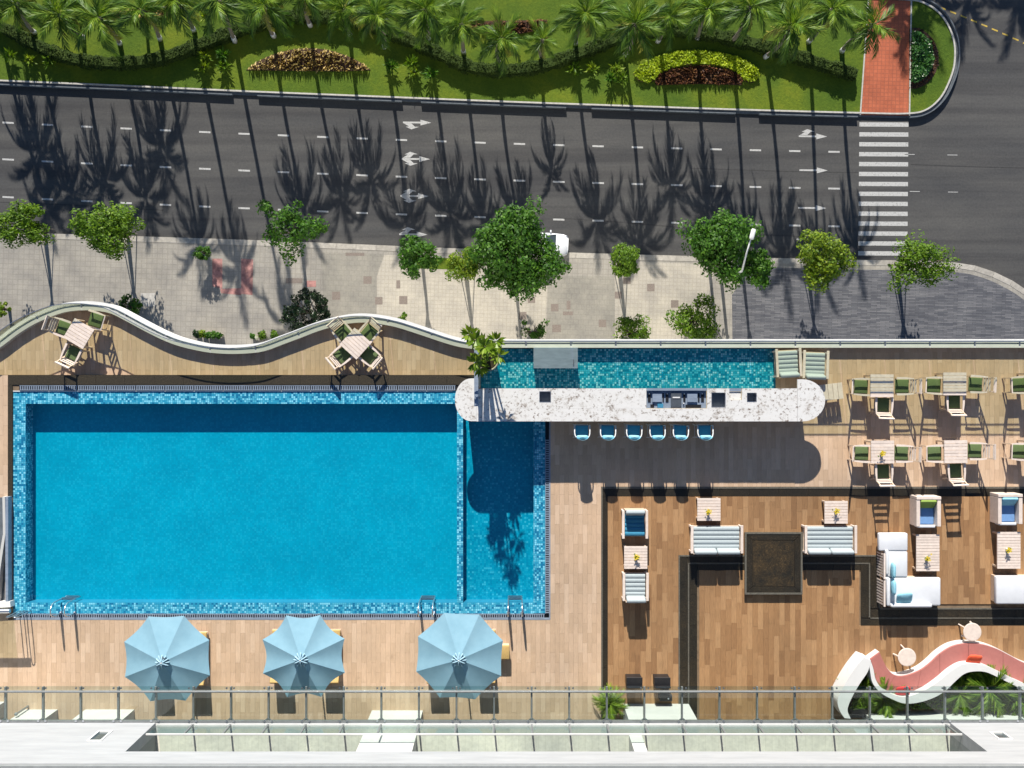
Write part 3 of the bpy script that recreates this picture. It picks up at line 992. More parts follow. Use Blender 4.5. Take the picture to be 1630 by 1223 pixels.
def in_poly(x, y, poly):
    ins = np.zeros(len(x), bool)
    n = len(poly)
    for i in range(n):
        x0, y0 = poly[i]; x1, y1 = poly[(i + 1) % n]
        cond = ((y0 > y) != (y1 > y)) & (x < (x1 - x0) * (y - y0) / (y1 - y0 + 1e-12) + x0)
        ins ^= cond
    return ins


def bed(name, label, px_poly, dens, hmin, hmax, leaf, mat, seed, upright=0.0, aspect=0.4, soil=True):
    poly = [W(px, py, 0.18) for px, py in px_poly]
    cx = sum(p[0] for p in poly) / len(poly); cy = sum(p[1] for p in poly) / len(poly)
    poly = [(p[0] - cx, p[1] - cy) for p in poly]
    t = thing(name, label, 'flower bed', (cx, cy, 0.18))
    if soil:
        obj('soil', MB().prism(poly, -0.01, 0.03), 'bed_soil', t)
    rng = np.random.default_rng(seed)
    pa = np.array(poly)
    x0, y0 = pa.min(0); x1, y1 = pa.max(0)
    n = int((x1 - x0) * (y1 - y0) * dens)
    x = rng.uniform(x0, x1, n); y = rng.uniform(y0, y1, n)
    k = in_poly(x, y, poly)
    x, y = x[k], y[k]; n = len(x)
    hump = 0.75 + 0.25 * np.sin(x * 3.1 + seed) * np.sin(y * 3.7)
    z = rng.uniform(hmin, hmax, n) * hump
    pos = np.stack([x, y, z], 1)
    if upright > 0:
        along = np.stack([rng.normal(size=n) * .25, -.55 + rng.normal(size=n) * .3, np.ones(n)], 1)
        nr = np.stack([rng.normal(size=n) * .5, .8 + rng.normal(size=n) * .3, np.full(n, .5)], 1)
        me = leaf_mesh('plants', pos, nr, leaf * rng.uniform(.7, 1.3, n), mat, aspect, rng, along=along)
    else:
        nr = rng.normal(size=(n, 3)) * 0.6 + np.array([0, 0, 1.0])
        me = leaf_mesh('plants', pos, nr, leaf * rng.uniform(.6, 1.3, n), mat, aspect, rng)
    obj('plants', me, None, t)
    return t


def arc(xa, xb, ytop, ybot, n=18, p=0.75):
    top = [(xa + (xb - xa) * i / n, ybot + (ytop - ybot) * max(0.0, math.sin(PI * i / n)) ** p) for i in range(n + 1)]
    return top


bed('flower_bed', 'lens-shaped bed of dry tan grass plants on the median lawn', arc(392, 590, 77, 112) + [(540, 114), (450, 113)], 55, 0.1, 0.4, 0.55, 'leaf_brown', 3, 1.0, 0.2)
lime = arc(1008, 1208, 82, 118, p=.55) + [(1207, 126), (1198, 132), (1186, 131)] + list(reversed(arc(1040, 1184, 103, 130, p=.5))) + [(1030, 133), (1016, 129)]
bed('flower_bed', 'lime green shrub border arching round a dark red bed', lime, 330, 0.2, 0.5, 0.2, 'leaf_lime', 4, 0, 0.65)
bed('flower_bed', 'dark red leafy bed inside the lime green shrub border', arc(1042, 1182, 105, 128, p=.5) + [(1180, 136), (1110, 134), (1044, 136)], 120, 0.08, 0.38, 0.36, 'leaf_maroon', 5, 1.0, 0.3)
bed('flower_bed', 'dark brown strip bed behind the hedge at the middle palms', [(748, 34), (872, 32), (868, 46), (830, 54), (770, 55), (750, 46)], 70, 0.1, 0.35, 0.4, 'leaf_maroon', 6, 1.0, 0.3)
bed('flower_bed', 'tan grass bed half hidden under the palm crowns behind the hedge', [(178, 18), (250, 12), (282, 10), (276, 24), (240, 32), (190, 30)], 75, 0.1, 0.4, 0.45, 'leaf_brown', 7, 1.0, 0.22)
ring = [(1447 + 0, 46)] + [(1448 + 46 * math.sin(PI * i / 14), 93 - 50 * math.cos(PI * i / 14)) for i in range(1, 14)] + [(1447, 141)]
obj_ring = bed('flower_bed', 'dark ring bed curving round the glossy green shrubs beside the red path', ring, 60, 0.04, 0.12, 0.22, 'leaf_maroon', 8, 0, 0.5)
disc = [(1449, 52)] + [(1449 + 34 * math.sin(PI * i / 12), 93 - 41 * math.cos(PI * i / 12)) for i in range(1, 12)] + [(1449, 134)]
bed('shrub_bed', 'rounded mass of glossy green shrubs beside the red path', disc, 420, 0.3, 0.75, 0.21, 'leaf_glossy', 9, 0, 0.6, soil=False)

# small ornamental plants dotted over the lawn
SMALL = [(19, 92), (50, 98), (87, 88), (82, 100), (328, 92), (357, 90), (358, 108), (326, 110), (624, 108), (656, 102), (660, 118), (686, 120), (914, 113), (943, 112), (972, 127), (990, 127), (980, 113), (40, 24), (110, 12), (690, 34), (600, 14), (650, 8), (330, 28)]
SH = []
for k in range(3):
    rng = np.random.default_rng(40 + k)
    n = 90
    a = rng.uniform(0, 2 * PI, n); el = rng.uniform(0.1, 1.2, n)
    dirv = np.stack([np.cos(a) * np.cos(el), np.sin(a) * np.cos(el), np.sin(el)], 1)
    r = rng.uniform(0.15, 0.6, n)
    pos = dirv * r[:, None] + np.array([0, 0, 0.35])
    nr = np.cross(dirv, rng.normal(size=(n, 3))) + np.array([0, 0, .4])
    SH.append(leaf_mesh('leaves', pos, nr, rng.uniform(.3, .55, n), ['leaf_bright', 'leaf_gold', 'leaf_mid'][k], 0.24, rng, along=dirv))
for i, (px, py) in enumerate(SMALL):
    x, y = W(px, py, .3)
    k = i % 3
    lab = ['bushy bright green young plant dotted on the median lawn', 'yellowish young plant dotted on the median lawn', 'deep green young plant dotted on the median lawn'][k]
    t = thing('young_plant', lab, 'plant', (x, y, 0.18), i * 1.3, ['bright', 'yellowish', 'deep green'][k] + ' young plants on the lawn')
    obj('stem', MB().tube([(0, 0, -.02), (0.02, 0.01, .7)], [.03, .015], 6), 'bark', t)
    obj('leaves', SH[k], None, t)


# ---------------------------------------------------------------- street trees
def tree(px, py, rpx, h, mat, label, seed, nclump=70, per=60, leaf=0.26, half=None, clump=0.3, lobes=0.25, ry=1.0, name='street_tree', base=0.12, group='street trees along the pavement', stakes=False, hollow=0.5):
    c = W3(px, py, h)
    R = rpx * (CAMH - h) / FP
    H = half if half else R * 0.72
    t = thing(name, label, 'tree', (c.x, c.y, base), 0, group)
    me = crown_leaves('crown', R, H, nclump, per, leaf, mat, seed, clump, lobes, hollow=hollow)
    o = obj('crown', me, None, t, loc=(0, 0, h - base))
    o.scale = (1, ry, 1)
    r = random.Random(seed)
    hb = h - base
    mb = MB().tube([(0, 0, -.03), (.03, .02, hb * .35), (-.02, .03, hb * .7), (0, 0, hb)], [.14, .11, .09, .05], 8)
    for k in range(7):
        a = k * 2.4 + r.random(); zz = hb * r.uniform(.42, .8)
        e = Vector((math.cos(a) * R * .65, math.sin(a) * R * .65 * ry, hb + H * r.uniform(-.2, .5)))
        s = Vector((0, 0, zz))
        mb.tube([s, s.lerp(e, .5) + Vector((0, 0, .12)), e], [.06, .04, .015], 6)
    obj('trunk', mb, 'bark', t, True)
    if stakes:
        for k in range(3):
            a = k * 2 * PI / 3 + .4
            obj('stake', MB().tube([(math.cos(a) * .75, math.sin(a) * .75, -.02), (0.03 * math.cos(a), 0.03 * math.sin(a), hb * .55)], .035, 6), 'trunk', t)
    return t


tree(28, 357, 54, 4.6, 'leaf_bright', 'wide bright green street tree beside the small yellowish parapet bush', 11, 70, 66, ry=.66, stakes=True, lobes=.4, hollow=.4, clump=.26)
tree(166, 364, 56, 4.8, 'leaf_bright', 'bright green spreading tree beside the wide grey pavers', 12, 90, 62, lobes=.4, ry=.82, stakes=True, hollow=.4)
tree(457, 364, 54, 5.0, 'leaf_mid', 'sparse green tree with long gaps between its leafy limbs', 13, 46, 60, clump=0.26, lobes=.5, ry=.9, hollow=.35)
tree(664, 407, 38, 4.4, 'leaf_mid', 'small dark green tree in the planted pit by the kerb', 14, 50, 60, lobes=.35, ry=.9)
tree(738, 422, 30, 4.4, 'leaf_gold', 'slender tree with pale yellow-green leaves beside the big leafy tree', 15, 55, 55, 0.2, stakes=True)
tree(817, 402, 80, 6.2, 'leaf_mid', 'biggest dark green tree, overhanging the parked white car', 16, 130, 95, 0.28, clump=.22, lobes=.34, half=2.3, hollow=.4)
tree(995, 413, 27, 4.2, 'leaf_bright', 'small round clipped tree on the cream paving', 17, 60, 60, 0.2, lobes=.08, ry=1.12, stakes=True)
tree(1150, 392, 56, 5.6, 'leaf_mid', 'tall green tree beside the white street lamp', 18, 85, 80, 0.27, lobes=.45, ry=1.08, half=2.0, hollow=.4)
tree(1204, 424, 32, 4.6, 'leaf_mid', 'low green tree tucked under the arm of the street lamp', 19, 50, 60, 0.26)
tree(1315, 410, 50, 4.8, 'leaf_gold', 'yellow-green tree on the slate paving just before the zebra crossing', 20, 62, 66, 0.27, lobes=.35, ry=.9, stakes=True, hollow=.4)
tree(1467, 419, 57, 4.8, 'leaf_bright', 'airy green tree on the slate paving just past the zebra crossing', 21, 62, 55, 0.26, lobes=.4, ry=.8, stakes=True, hollow=.35)
tree(323, 402, 15, 1.5, 'leaf_mid', 'small round dark shrub in a guard by the red paving bay', 22, 22, 50, 0.16, name='shrub', group='shrubs on the pavement', lobes=.05)
tree(488, 497, 42, 2.4, 'leaf_dark', 'nearly black round magnolia bush beside the wavy parapet', 23, 90, 55, 0.2, name='bush', group='bushes below the parapet', clump=.17, lobes=.08)
tree(1110, 510, 42, 2.2, 'leaf_bright', 'leafy bright green bush below the parapet at the edge of the slate paving', 24, 60, 60, 0.22, name='bush', group='bushes below the parapet', lobes=.35)
tree(1006, 531, 34, 1.6, 'leaf_bright', 'low bright green bush below the parapet behind the bar', 25, 40, 60, 0.2, name='bush', group='bushes below the parapet', half=.8)
tree(850, 530, 22, 1.2, 'leaf_mid', 'low dark green shrub below the parapet behind the metal tank', 26, 18, 40, 0.22, name='bush', group='bushes below the parapet', half=.6, lobes=.5)
tree(205, 490, 22, 1.6, 'leaf_mid', 'small green bush peeping over the first bend of the parapet', 27, 26, 50, 0.2, name='bush', group='bushes below the parapet')
tree(2, 492, 14, 1.4, 'leaf_gold', 'small yellowish bush beside the parapet end', 28, 16, 40, 0.2, name='bush', group='bushes below the parapet')
tree(640, 509, 12, 1.0, 'leaf_bright', 'tiny bright shrub against the outer parapet beyond the diamond-set table', 29, 12, 40, 0.18, name='bush', group='bushes below the parapet', half=.5)

# potted plants in a row on the pavement
def potted(px, py, label, mat, seed, r=.24, leafy=.32, group='potted plants in a row on the pavement'):
    x, y = W(px, py, .5)
    t = thing('potted_plant', label, 'potted plant', (x, y, .12), 0, group)
    obj('pot', MB().lathe([(r * .75, -.005), (r, .5), (r * 1.06, .5), (r * 1.06, .56), (r * .85, .56), (r * .85, .5)], n=16), 'pot_clay', t)
    me = crown_leaves('foliage', leafy, leafy, 12, 24, .17, mat, seed, .5, .1)
    obj('foliage', me, None, t, loc=(0, 0, .78))


for i, px in enumerate((315, 325, 334.5, 342.5, 351)):
    potted(px, 532 + i * .6, 'small potted plant standing in the row of five below the parapet' if i else 'darkest bushy potted plant at the end of the row of five', ['leaf_dark', 'leaf_gold', 'leaf_mid', 'leaf_mid', 'leaf_mid'][i], 50 + i)
for i, (px, py, m) in enumerate(((404, 536, 'leaf_mid'), (411, 538, 'petal_white'), (419, 533, 'leaf_bright'), (437, 534, 'leaf_bright'))):
    potted(px, py, ['little dark potted plant beside the white-flowered pot', 'potted plant with white flowers', 'bushy bright potted plant next to the white-flowered pot', 'wide bright potted plant next to the black magnolia bush'][i], m, 60 + i, .22, [.22, .16, .4, .42][i])


# ---------------------------------------------------------------- street lamp and car
def build_lamp():
    h = W3(1198, 373, 8.6)
    b = W3(1181, 432, 7.2)
    t = thing('street_lamp', 'white street lamp with a bent arm rising out of the tall green tree', 'street lamp', (b.x, b.y, .12))
    f = lambda p: p - Vector((b.x, b.y, .12))
    k = W3(1189, 401, 8.2)
    obj('pole', MB().tube([(0, 0, -.02), (0, 0, 4), f(b)], [.13, .1, .08], 10), 'white_paint', t, True)
    obj('arm', MB().tube([f(b), f(k), f(h) - Vector((0, 0, .05))], [.075, .06, .05], 8), 'white_paint', t, True)
    hd = MB()
    d = (f(h) - f(k)); ang = math.atan2(d.y, d.x)
    hd.pillow(None, (.78, .34, .18), Matrix.Translation(f(h)) @ Matrix.Rotation(ang, 4, 'Z'))
    hdo = obj('lamp_head', hd, 'white_gloss', t, True)
    obj('lens', MB().pillow(None, (.6, .3, .1), Matrix.Translation(f(h) - Vector((0, 0, .09))) @ Matrix.Rotation(ang, 4, 'Z')), 'lamp_lens', hdo, True)


build_lamp()


def build_car():
    c = W3(861, 389, .7)
    t = thing('car', 'white hatchback parked at the kerb under the big dark tree', 'car', (c.x, c.y, 0.0), -0.035)
    # body sections along x: (x, half width low, half width high, z sill, z belt)
    secs = [(-2.08, .62, .60, .34, .70), (-1.98, .80, .78, .26, .92), (-1.5, .86, .84, .2, .98), (-.4, .88, .86, .2, .98), (.7, .88, .86, .2, .97), (1.15, .87, .84, .2, .93), (1.75, .84, .78, .22, .84), (2.02, .74, .66, .27, .74), (2.13, .52, .45, .34, .64)]
    vs = []; fs = []
    for x, wl, wh, zs, zb in secs:
        vs += [(x, -wl, zs), (x, -wl * 1.01, (zs + zb) / 2), (x, -wh, zb - .06), (x, -wh + .1, zb), (x, 0, zb + .03), (x, wh - .1, zb), (x, wh, zb - .06), (x, wl * 1.01, (zs + zb) / 2), (x, wl, zs)]
    k = 9
    for i in range(len(secs) - 1):
        for j in range(k - 1):
            fs.append((i * k + j, i * k + j + 1, (i + 1) * k + j + 1, (i + 1) * k + j))
        fs.append((i * k + k - 1, i * k, (i + 1) * k, (i + 1) * k + k - 1))
    fs.append(tuple(range(k))); fs.append(tuple(reversed(range((len(secs) - 1) * k, len(secs) * k))))
    body = obj('body', MB().add(vs, fs), 'car_white', t, True)
    def cabin(x0, x1, x2, x3, w0, w1, z0, z1, mat, name):
        v = [(x0, -w0, z0), (x3, -w0, z0), (x3, w0, z0), (x0, w0, z0), (x1, -w1, z1), (x2, -w1, z1), (x2, w1, z1), (x1, w1, z1)]
        return obj(name, MB().add(v, [(0, 1, 5, 4), (1, 2, 6, 5), (2, 3, 7, 6), (3, 0, 4, 7), (4, 5, 6, 7)]), mat, t)
    cabin(-1.9, -1.4, .32, 1.15, .77, .60, .95, 1.42, 'glass_window', 'windows')
    obj('roof', MB().box((-.52, 0, 1.44), (1.75, 1.22, .07), bev=.03), 'car_white', t)
    for s in (-1, 1):
        for x, xt in ((1.12, .33), (-.35, -.4), (-1.86, -1.38)):
            obj('pillar', MB().bar((x, s * .775, .95), (xt, s * .61, 1.43), .06, .06), 'car_white', t)
        obj('door_mirror', MB().box((.72, s * .98, 1.0), (.12, .2, .13), bev=.03), 'car_white', t)
        obj('headlight', MB().box((1.93, s * .6, .68), (.22, .22, .14), bev=.04), 'steel', t)
        obj('tail_light', MB().box((-2.02, s * .62, .76), (.1, .2, .16), bev=.03), 'red_fabric', t)
        for x in (-1.3, 1.32):
            wh = obj('wheel', MB().tube([(x, s * .72, .32), (x, s * .89, .32)], .32, 20), 'tyre', t)
            obj('rim', MB().tube([(x, s * .80, .32), (x, s * .897, .32)], .2, 12), 'steel', wh)


build_car()


# ================================================================== hotel: podium, deck, pools
WAVE = catmull([(-110, 640), (-60, 590), (-25, 562), (0, 545), (25, 526), (51, 510), (78, 498), (103, 490), (130, 487), (155, 488), (180, 493), (206, 506), (232, 520), (258, 533), (283, 543), (310, 550), (335, 554.5), (366, 556.5), (395, 555.5), (420, 552), (450, 541), (477, 531), (503, 521), (530, 513), (555, 508), (580, 506.5), (606, 509), (632, 514), (658, 522), (685, 531), (712, 540), (735, 546), (757, 549)], 3)
TZ = DZ - 0.45    # the wavy terrace lies lower than the pool rim
WAVEW = [W(px, py, TZ + .2) for px, py in WAVE]
PXR = 1760      # deck goes on past the right edge of the view
SLABT = DZ - 0.03


def build_podium():
    t = thing('hotel_building', 'white hotel with a glass canopy and a long balcony over the pool deck', 'building', (0, W(0, 1300, DZ)[1], 0))
    oy = t.location.y
    q = rect(-110, 604, PXR, 1300, DZ)
    m = MB().prism([(p[0], p[1] - oy) for p in q], -0.01, DZ - 0.75)
    obj('podium_wall', m, 'plaster', t)
    return t


HOTEL = build_podium()


def build_deck():
    m = MB()
    z0, z1 = DZ - 0.745, SLABT
    o_ = offset(WAVEW, 0.02)
    yb = W(0, 597.3, DZ)[1]
    o_ = [p for p in o_ if p[1] > yb + .02]
    m.ribbon(o_, [(p[0], yb) for p in o_], z0, TZ - .03)
    for r in ((-110, 597.35, 757, 622.35), (-110, 622.4, 20, 1300), (20, 985, PXR, 1300), (875, 618.5, PXR, 985), (757, 541, PXR, 555), (1235, 555, PXR, 618.5), (757, 555, 765, 622.4), (765, 618.5, 875, 622.4)):
        slab(m, *r, z0, z1)
    return struct('pool_deck', m, 'grout')


DECK = build_deck()


def wave_y(px):
    for a, b in zip(WAVE[:-1], WAVE[1:]):
        if a[0] <= px <= b[0]:
            return a[1] + (b[1] - a[1]) * (px - a[0]) / (b[0] - a[0] + 1e-9)
    return 549.0


def lay_planks(parent, zones, pw, pl, mat, seed, jitter=0.0, lev=None):
    """zones: list of (x0, x1, f(x)->(y0,y1)). Boards run along the picture's up direction"""
    lev = DZ if lev is None else lev
    r = random.Random(seed)
    gap = 0.16
    out = []
    for x0, x1, f in zones:
        nc = max(1, round((x1 - x0) / pw))
        cw = (x1 - x0) / nc
        for c in range(nc):
            a = x0 + c * cw; b = a + cw
            ya0, y1 = f(a); yb0, _ = f(b)
            y0 = min(ya0, yb0)
            ph = (c % 2) * pl * .5 + (r.uniform(-jitter, jitter) if jitter else 0)
            y = math.floor((y0 - ph) / pl) * pl + ph
            while y < y1 - .5:
                s, e = max(y, y0), min(y + pl, y1)
                if e - s > 1.0:
                    top_l, top_r = max(s, ya0) if s <= y0 + .01 else max(s, min(ya0, e)), max(s, min(yb0, e))
                    if s <= y0 + .01 or True:
                        top_l = min(max(s, ya0), e); top_r = min(max(s, yb0), e)
                    vis = (min(b, 1630) - max(a, 0)) * (min(e, 1150) - max(s, 0)) if b > 0 and a < 1630 else 0
                    out.append((vis, [(a + gap / 2, top_l + gap / 2), (b - gap / 2, top_r + gap / 2), (b - gap / 2, e - gap / 2), (a + gap / 2, e - gap / 2)]))
                y += pl
    out.sort(key=lambda q: -q[0])
    rest = MB()
    for i, (v, q) in enumerate(out):
        if abs(q[0][1] - q[3][1]) < .6 and abs(q[1][1] - q[2][1]) < .6:
            continue
        poly = [W(px, py, lev) for px, py in q]
        zt = lev + r.uniform(-.0018, .0018)
        if i < 290:
            obj('board', MB().prism(poly, lev - .034, zt), mat, parent)
        else:
            rest.prism(poly, lev - .034, zt)
    if rest.v:
        o = obj('boards', rest, mat, parent)
        o['kind'] = 'stuff'


EMPTYF = lambda a, b: (lambda x: (a, b))
lay_planks(DECK, [(-75, 757, lambda x: (wave_y(x), 597.1))], 7.3, 31, 'deck_light', 1, lev=TZ)
side = struct('poolside_boards', MB().prism(rect(-100, 1290, 957, 1299, DZ), SLABT - .02, SLABT + .002), 'grout')
lay_planks(side, [(-110, 12.5, lambda x: (597.4, 1290)), (12.5, 876, EMPTYF(987, 1290)), (876, 957, EMPTYF(622, 1290)),
                  ], 7.7, 31.5, 'deck_light', 2)
din = struct('dining_boards', MB().prism(rect(PXR - 3, 553, PXR, 775, DZ), SLABT - .02, SLABT + .002), 'grout')
lay_planks(din, [(957, 1235, EMPTYF(619, 775)), (1235, PXR - 3, EMPTYF(548, 775))], 7.6, 34, 'deck_light', 3)
lng = struct('lounge_boards', MB().prism(rect(PXR - 3, 790, PXR, 1290, DZ), SLABT - .02, SLABT + .002), 'grout')
lay_planks(lng, [(967.5, 1080, EMPTYF(790.5, 1290)), (1080, 1388, EMPTYF(790.5, 884)), (1388, PXR - 3, EMPTYF(790.5, 962)),
                 (1113, 1368, EMPTYF(908, 1290)), (1368, PXR - 3, EMPTYF(996, 1290)), (1080, 1113, EMPTYF(1240, 1290))], 8.5, 41, 'deck_dark', 4, jitter=14)


def build_granite():
    g = struct('granite_bands', MB().prism(rect(PXR - 2.5, 775, PXR, 790, DZ), SLABT - .02, SLABT + .003), 'granite')
    def run(x0, y0, x1, y1, mat='granite', n=None, top=0.0, gap=.15):
        L = max(abs(x1 - x0), abs(y1 - y0))
        n = n or max(1, round(L / 46))
        for k in range(n):
            if abs(x1 - x0) > abs(y1 - y0):
                a = x0 + (x1 - x0) * k / n; b = x0 + (x1 - x0) * (k + 1) / n
                r = (a + gap, y0, b - gap, y1)
            else:
                a = y0 + (y1 - y0) * k / n; b = y0 + (y1 - y0) * (k + 1) / n
                r = (x0, a + gap, x1, b - gap)
            obj('stone_slab', slab(MB(), *r, SLABT - .005, DZ + top), mat, g)
    # round the pool
    run(12.8, 597.4, 757, 612.6, 'granite_olive')
    run(12.8, 613, 19.8, 790, 'granite_olive')
    # edge of the lounge deck
    run(957.4, 778.4, PXR - 3, 790); run(957.4, 775.2, PXR - 3, 778, 'granite_edge', 17, .012)
    run(959.6, 790.4, 967.2, 1290); run(957.2, 778.4, 959.3, 1290, 'granite_edge', 11, .012)
    # double band stepping round the inner floor
    for off, top in ((0, 0.014), (15, 0.004)):
        x0, x1, y0 = 1080 + off, 1388 + 12 - off, 884 + off * .8
        yb = 983 if off else 968
        w_ = 12.5
        # left leg, top, right leg, lower right
        run(x0 + 2.2, y0 + 2.2, x0 + 14.6, 1240, top=top); run(x0, y0, x0 + 2, 1240, 'granite_edge', 9, top + .012)
        run(x0 + 15, y0 + 2.2, x1 - 15, y0 + 11.6, top=top); run(x0 + 2.2, y0 - .2, x1 - 2.2, y0 + 2, 'granite_edge', 7, top + .012)
        run(x1 - 14.6, y0 + 2.2, x1 - 2.2, yb, top=top); run(x1 - 2, y0, x1, yb, 'granite_edge', 2, top + .012)
        run(x1 - 14.6, yb + 2.4, PXR - 3, yb + 13, top=top) if off else run(x1 - 14.6, yb + 2.4, PXR - 3, yb + 14.6, top=top)
        run(x1 + .2, yb, PXR - 3, yb + 2.1, 'granite_edge', 8, top + .012)
    return g


build_granite()


def build_pool():
    zb = DZ - 0.56
    zt = DZ - 0.045
    shell = struct('pool_basin', slab(MB(), 20, 622.4, 875, 985, DZ - .735, zb - .12), 'grout')
    m = slab(MB(), 39, 642, 728, 961, zb - .118, zb)
    obj('pool_floor', m, 'mosaic_deep', shell)
    obj('pool_floor', slab(MB(), 736, 622.8, 851, 961, zb - .118, zb), 'mosaic_mid', shell)
    # walls with a wide mosaic rim
    for r in ((20.1, 622.6, 40, 977), (40.1, 622.6, 735.9, 643), (849.5, 622.8, 868, 977), (40.1, 960, 849.4, 977.4)):
        obj('pool_wall', slab(MB(), *r, zb - .117, zt), 'mosaic_border', shell)
    obj('dividing_wall', slab(MB(), 727.3, 643.1, 737, 959.9, zb - .116, zt), 'mosaic_border', shell)
    # gravel-free strip under the grates
    obj('drain_channel', slab(MB(), 20.1, 977.6, 874.8, 984.8, DZ - .73, DZ - .12), 'black', shell)
    obj('drain_channel', slab(MB(), 868.2, 672, 874.8, 977.4, DZ - .73, DZ - .12), 'black', shell)
    obj('channel_lip', slab(MB(), 22, 984.4, 876, 986.8, DZ - .1, DZ + .006), 'steel_blue', shell)
    obj('channel_lip', slab(MB(), 874.2, 672, 876.2, 984.2, DZ - .1, DZ + .006), 'steel_blue', shell)
    obj('drain_channel', slab(MB(), 30, 613, 757, 621.9, SLABT - .002, SLABT + .004), 'black', shell)
    obj('channel_lip', slab(MB(), 20.2, 622.1, 720, 623.6, DZ - .09, DZ - .02), 'white_paint', shell)
    wtr = struct('pool_water', slab(MB(), 20.2, 622.7, 868, 977.3, DZ - .03, DZ - .0285), 'water')
    # flat sheet of water: keep only its top
    me = MB().sheet(rect(20.2, 622.7, 868, 977.3, DZ), DZ - .03).mesh('pool_water', 'water')
    wtr.data = me
    # grating in metre lengths
    def grate(L, D, nb):
        mb = MB()
        mb.box((L / 2, .012, .018), (L - .01, .02, .03)); mb.box((L / 2, D - .012, .018), (L - .01, .02, .03))
        for k in range(nb):
            mb.box(((k + .5) * L / nb, D / 2, .018), (L / nb * .5, D - .046, .024))
        return mb.mesh('drain_grate', 'steel_blue')
    d = 34.0 / FP
    gm = grate(46 * d, 7.0 * d, 13)
    for k in range(18):
        x, y = W(34 + 46.3 * k, 984.4, DZ)
        obj('drain_grate', gm, None, shell, loc=(x, y, DZ - .03))
    for k in range(6):
        x, y = W(868.3 + 6.5, 977 - 46.3 * k, DZ)
        obj('drain_grate', gm, None, shell, loc=(x, y, DZ - .03), rot=(0, 0, PI / 2))
    gt = grate(46 * d, 8.0 * d, 13)
    for k in range(15):
        x, y = W(31 + 46.3 * k, 621.6, DZ)
        obj('drain_grate', gt, None, shell, loc=(x, y, SLABT + .003))
    # water garden behind the bar
    bar_b = struct('bar_pond', slab(MB(), 765, 555, 1235, 618.5, DZ - .735, DZ - .05), 'mosaic_teal')
    wt = obj('pond_water', MB().sheet(rect(765.2, 555.2, 1234.8, 618.4, DZ), DZ - .02).mesh('pond_water', 'water_shallow'), None)
    wt['kind'] = 'structure'


build_pool()


def ribbon_rail(t, line, z0, zt, off, rail_w=.05, rod=None, step=1.5, glass='glass_rail'):
    """glass balustrade along a polyline: panes, posts, top rail; local to t"""
    L = [0.0]
    for a, b in zip(line[:-1], line[1:]):
        L.append(L[-1] + math.dist(a, b))
    def at(s):
        for i in range(len(L) - 1):
            if s <= L[i + 1] + 1e-9:
                u = (s - L[i]) / (L[i + 1] - L[i] + 1e-9)
                return tuple(p + (q - p) * u for p, q in zip(line[i], line[i + 1]))
        return line[-1]
    n = max(1, round(L[-1] / step)); st = L[-1] / n
    for k in range(n):
        s0, s1 = k * st + .012, (k + 1) * st - .012
        pts = [at(s0 + (s1 - s0) * j / 6) for j in range(7)]
        A = offset(pts, .007); B = offset(pts, -.007)
        obj('glass_pane', MB().ribbon(A, B, z0 + .01, zt - .02), glass, t)
    A = offset(line, rail_w / 2); B = offset(line, -rail_w / 2)
    obj('edge_cap', MB().ribbon(A, B, zt - .014, zt + .008), 'steel', t)
    if rod:
        obj('hand_rail', MB().ribbon(offset(line, .035), offset(line, .009), rod - .012, rod + .012), 'steel', t)
    for k in range(n + 1):
        p = at(min(k * st, L[-1] - 1e-6))
        obj('shoe_clamp', MB().box((p[0], p[1], z0 + .04), (.05, .05, .08)), 'steel', t)


def build_parapet():
    # wavy length
    o = WAVEW[0]
    t = thing('wavy_parapet', 'wavy white parapet with a glass balustrade round the terrace', 'parapet', (0, 0, TZ))
    out = offset(WAVEW, 0.15)
    obj('outer_coping', MB().ribbon(offset(WAVEW, 0.155), offset(WAVEW, 0.05), -.29, .205), 'white_paint', t)
    obj('channel', MB().ribbon(offset(WAVEW, 0.049), offset(WAVEW, -0.029), -.04, .16), 'steel_blue', t)
    obj('inner_coping', MB().ribbon(offset(WAVEW, -0.03), offset(WAVEW, -0.15), -.035, .215), 'plaster', t)
    ribbon_rail(t, offset(WAVEW, .01), .16, 1.06, 0, .02, None)
    # straight length
    t = thing('straight_parapet', 'long straight white parapet with tall glass balustrade behind the bar', 'parapet', (0, 0, DZ))
    a, b = W(766, 0, DZ)[0], W(PXR, 0, DZ)[0]
    yy = lambda py: W(0, py, DZ)[1]
    def strip(name, y0, y1, z0, z1, mat):
        obj(name, MB().prism([(a, yy(y1)), (b, yy(y1)), (b, yy(y0)), (a, yy(y0))], z0, z1), mat, t)
    strip('outer_coping', 540.5, 545, -.4, .215, 'white_paint')
    strip('channel', 545.1, 548.4, -.02, .16, 'steel_blue')
    strip('inner_coping', 548.5, 554, -.02, .205, 'white_paint')
    ribbon_rail(t, [(a, yy(547)), (b, yy(547))], .16, 1.60, 0, .02, 1.43, 1.5)
    # end wall between terrace and bar
    t = thing('glass_screen', 'glass screen with a steel cap between the terrace and the bar pond', 'screen', (0, 0, DZ))
    xa = W(761, 0, DZ)[0]
    obj('kerb', MB().prism(rect(757.2, 556, 764.8, 617, DZ), -.034, .2), 'plaster', t)
    obj('glass_pane', MB().box((xa, (yy(552) + yy(617)) / 2, .95), (.016, yy(552) - yy(617), 1.48)), 'glass_rail', t)
    obj('top_rail', MB().box((xa, (yy(549) + yy(645)) / 2, 1.72), (.13, yy(549) - yy(645), .06)), 'steel_blue', t)
    for py in (553, 616):
        obj('post', MB().box((xa, yy(py), .83), (.06, .06, 1.72)), 'steel_blue', t)
    return t


build_parapet()


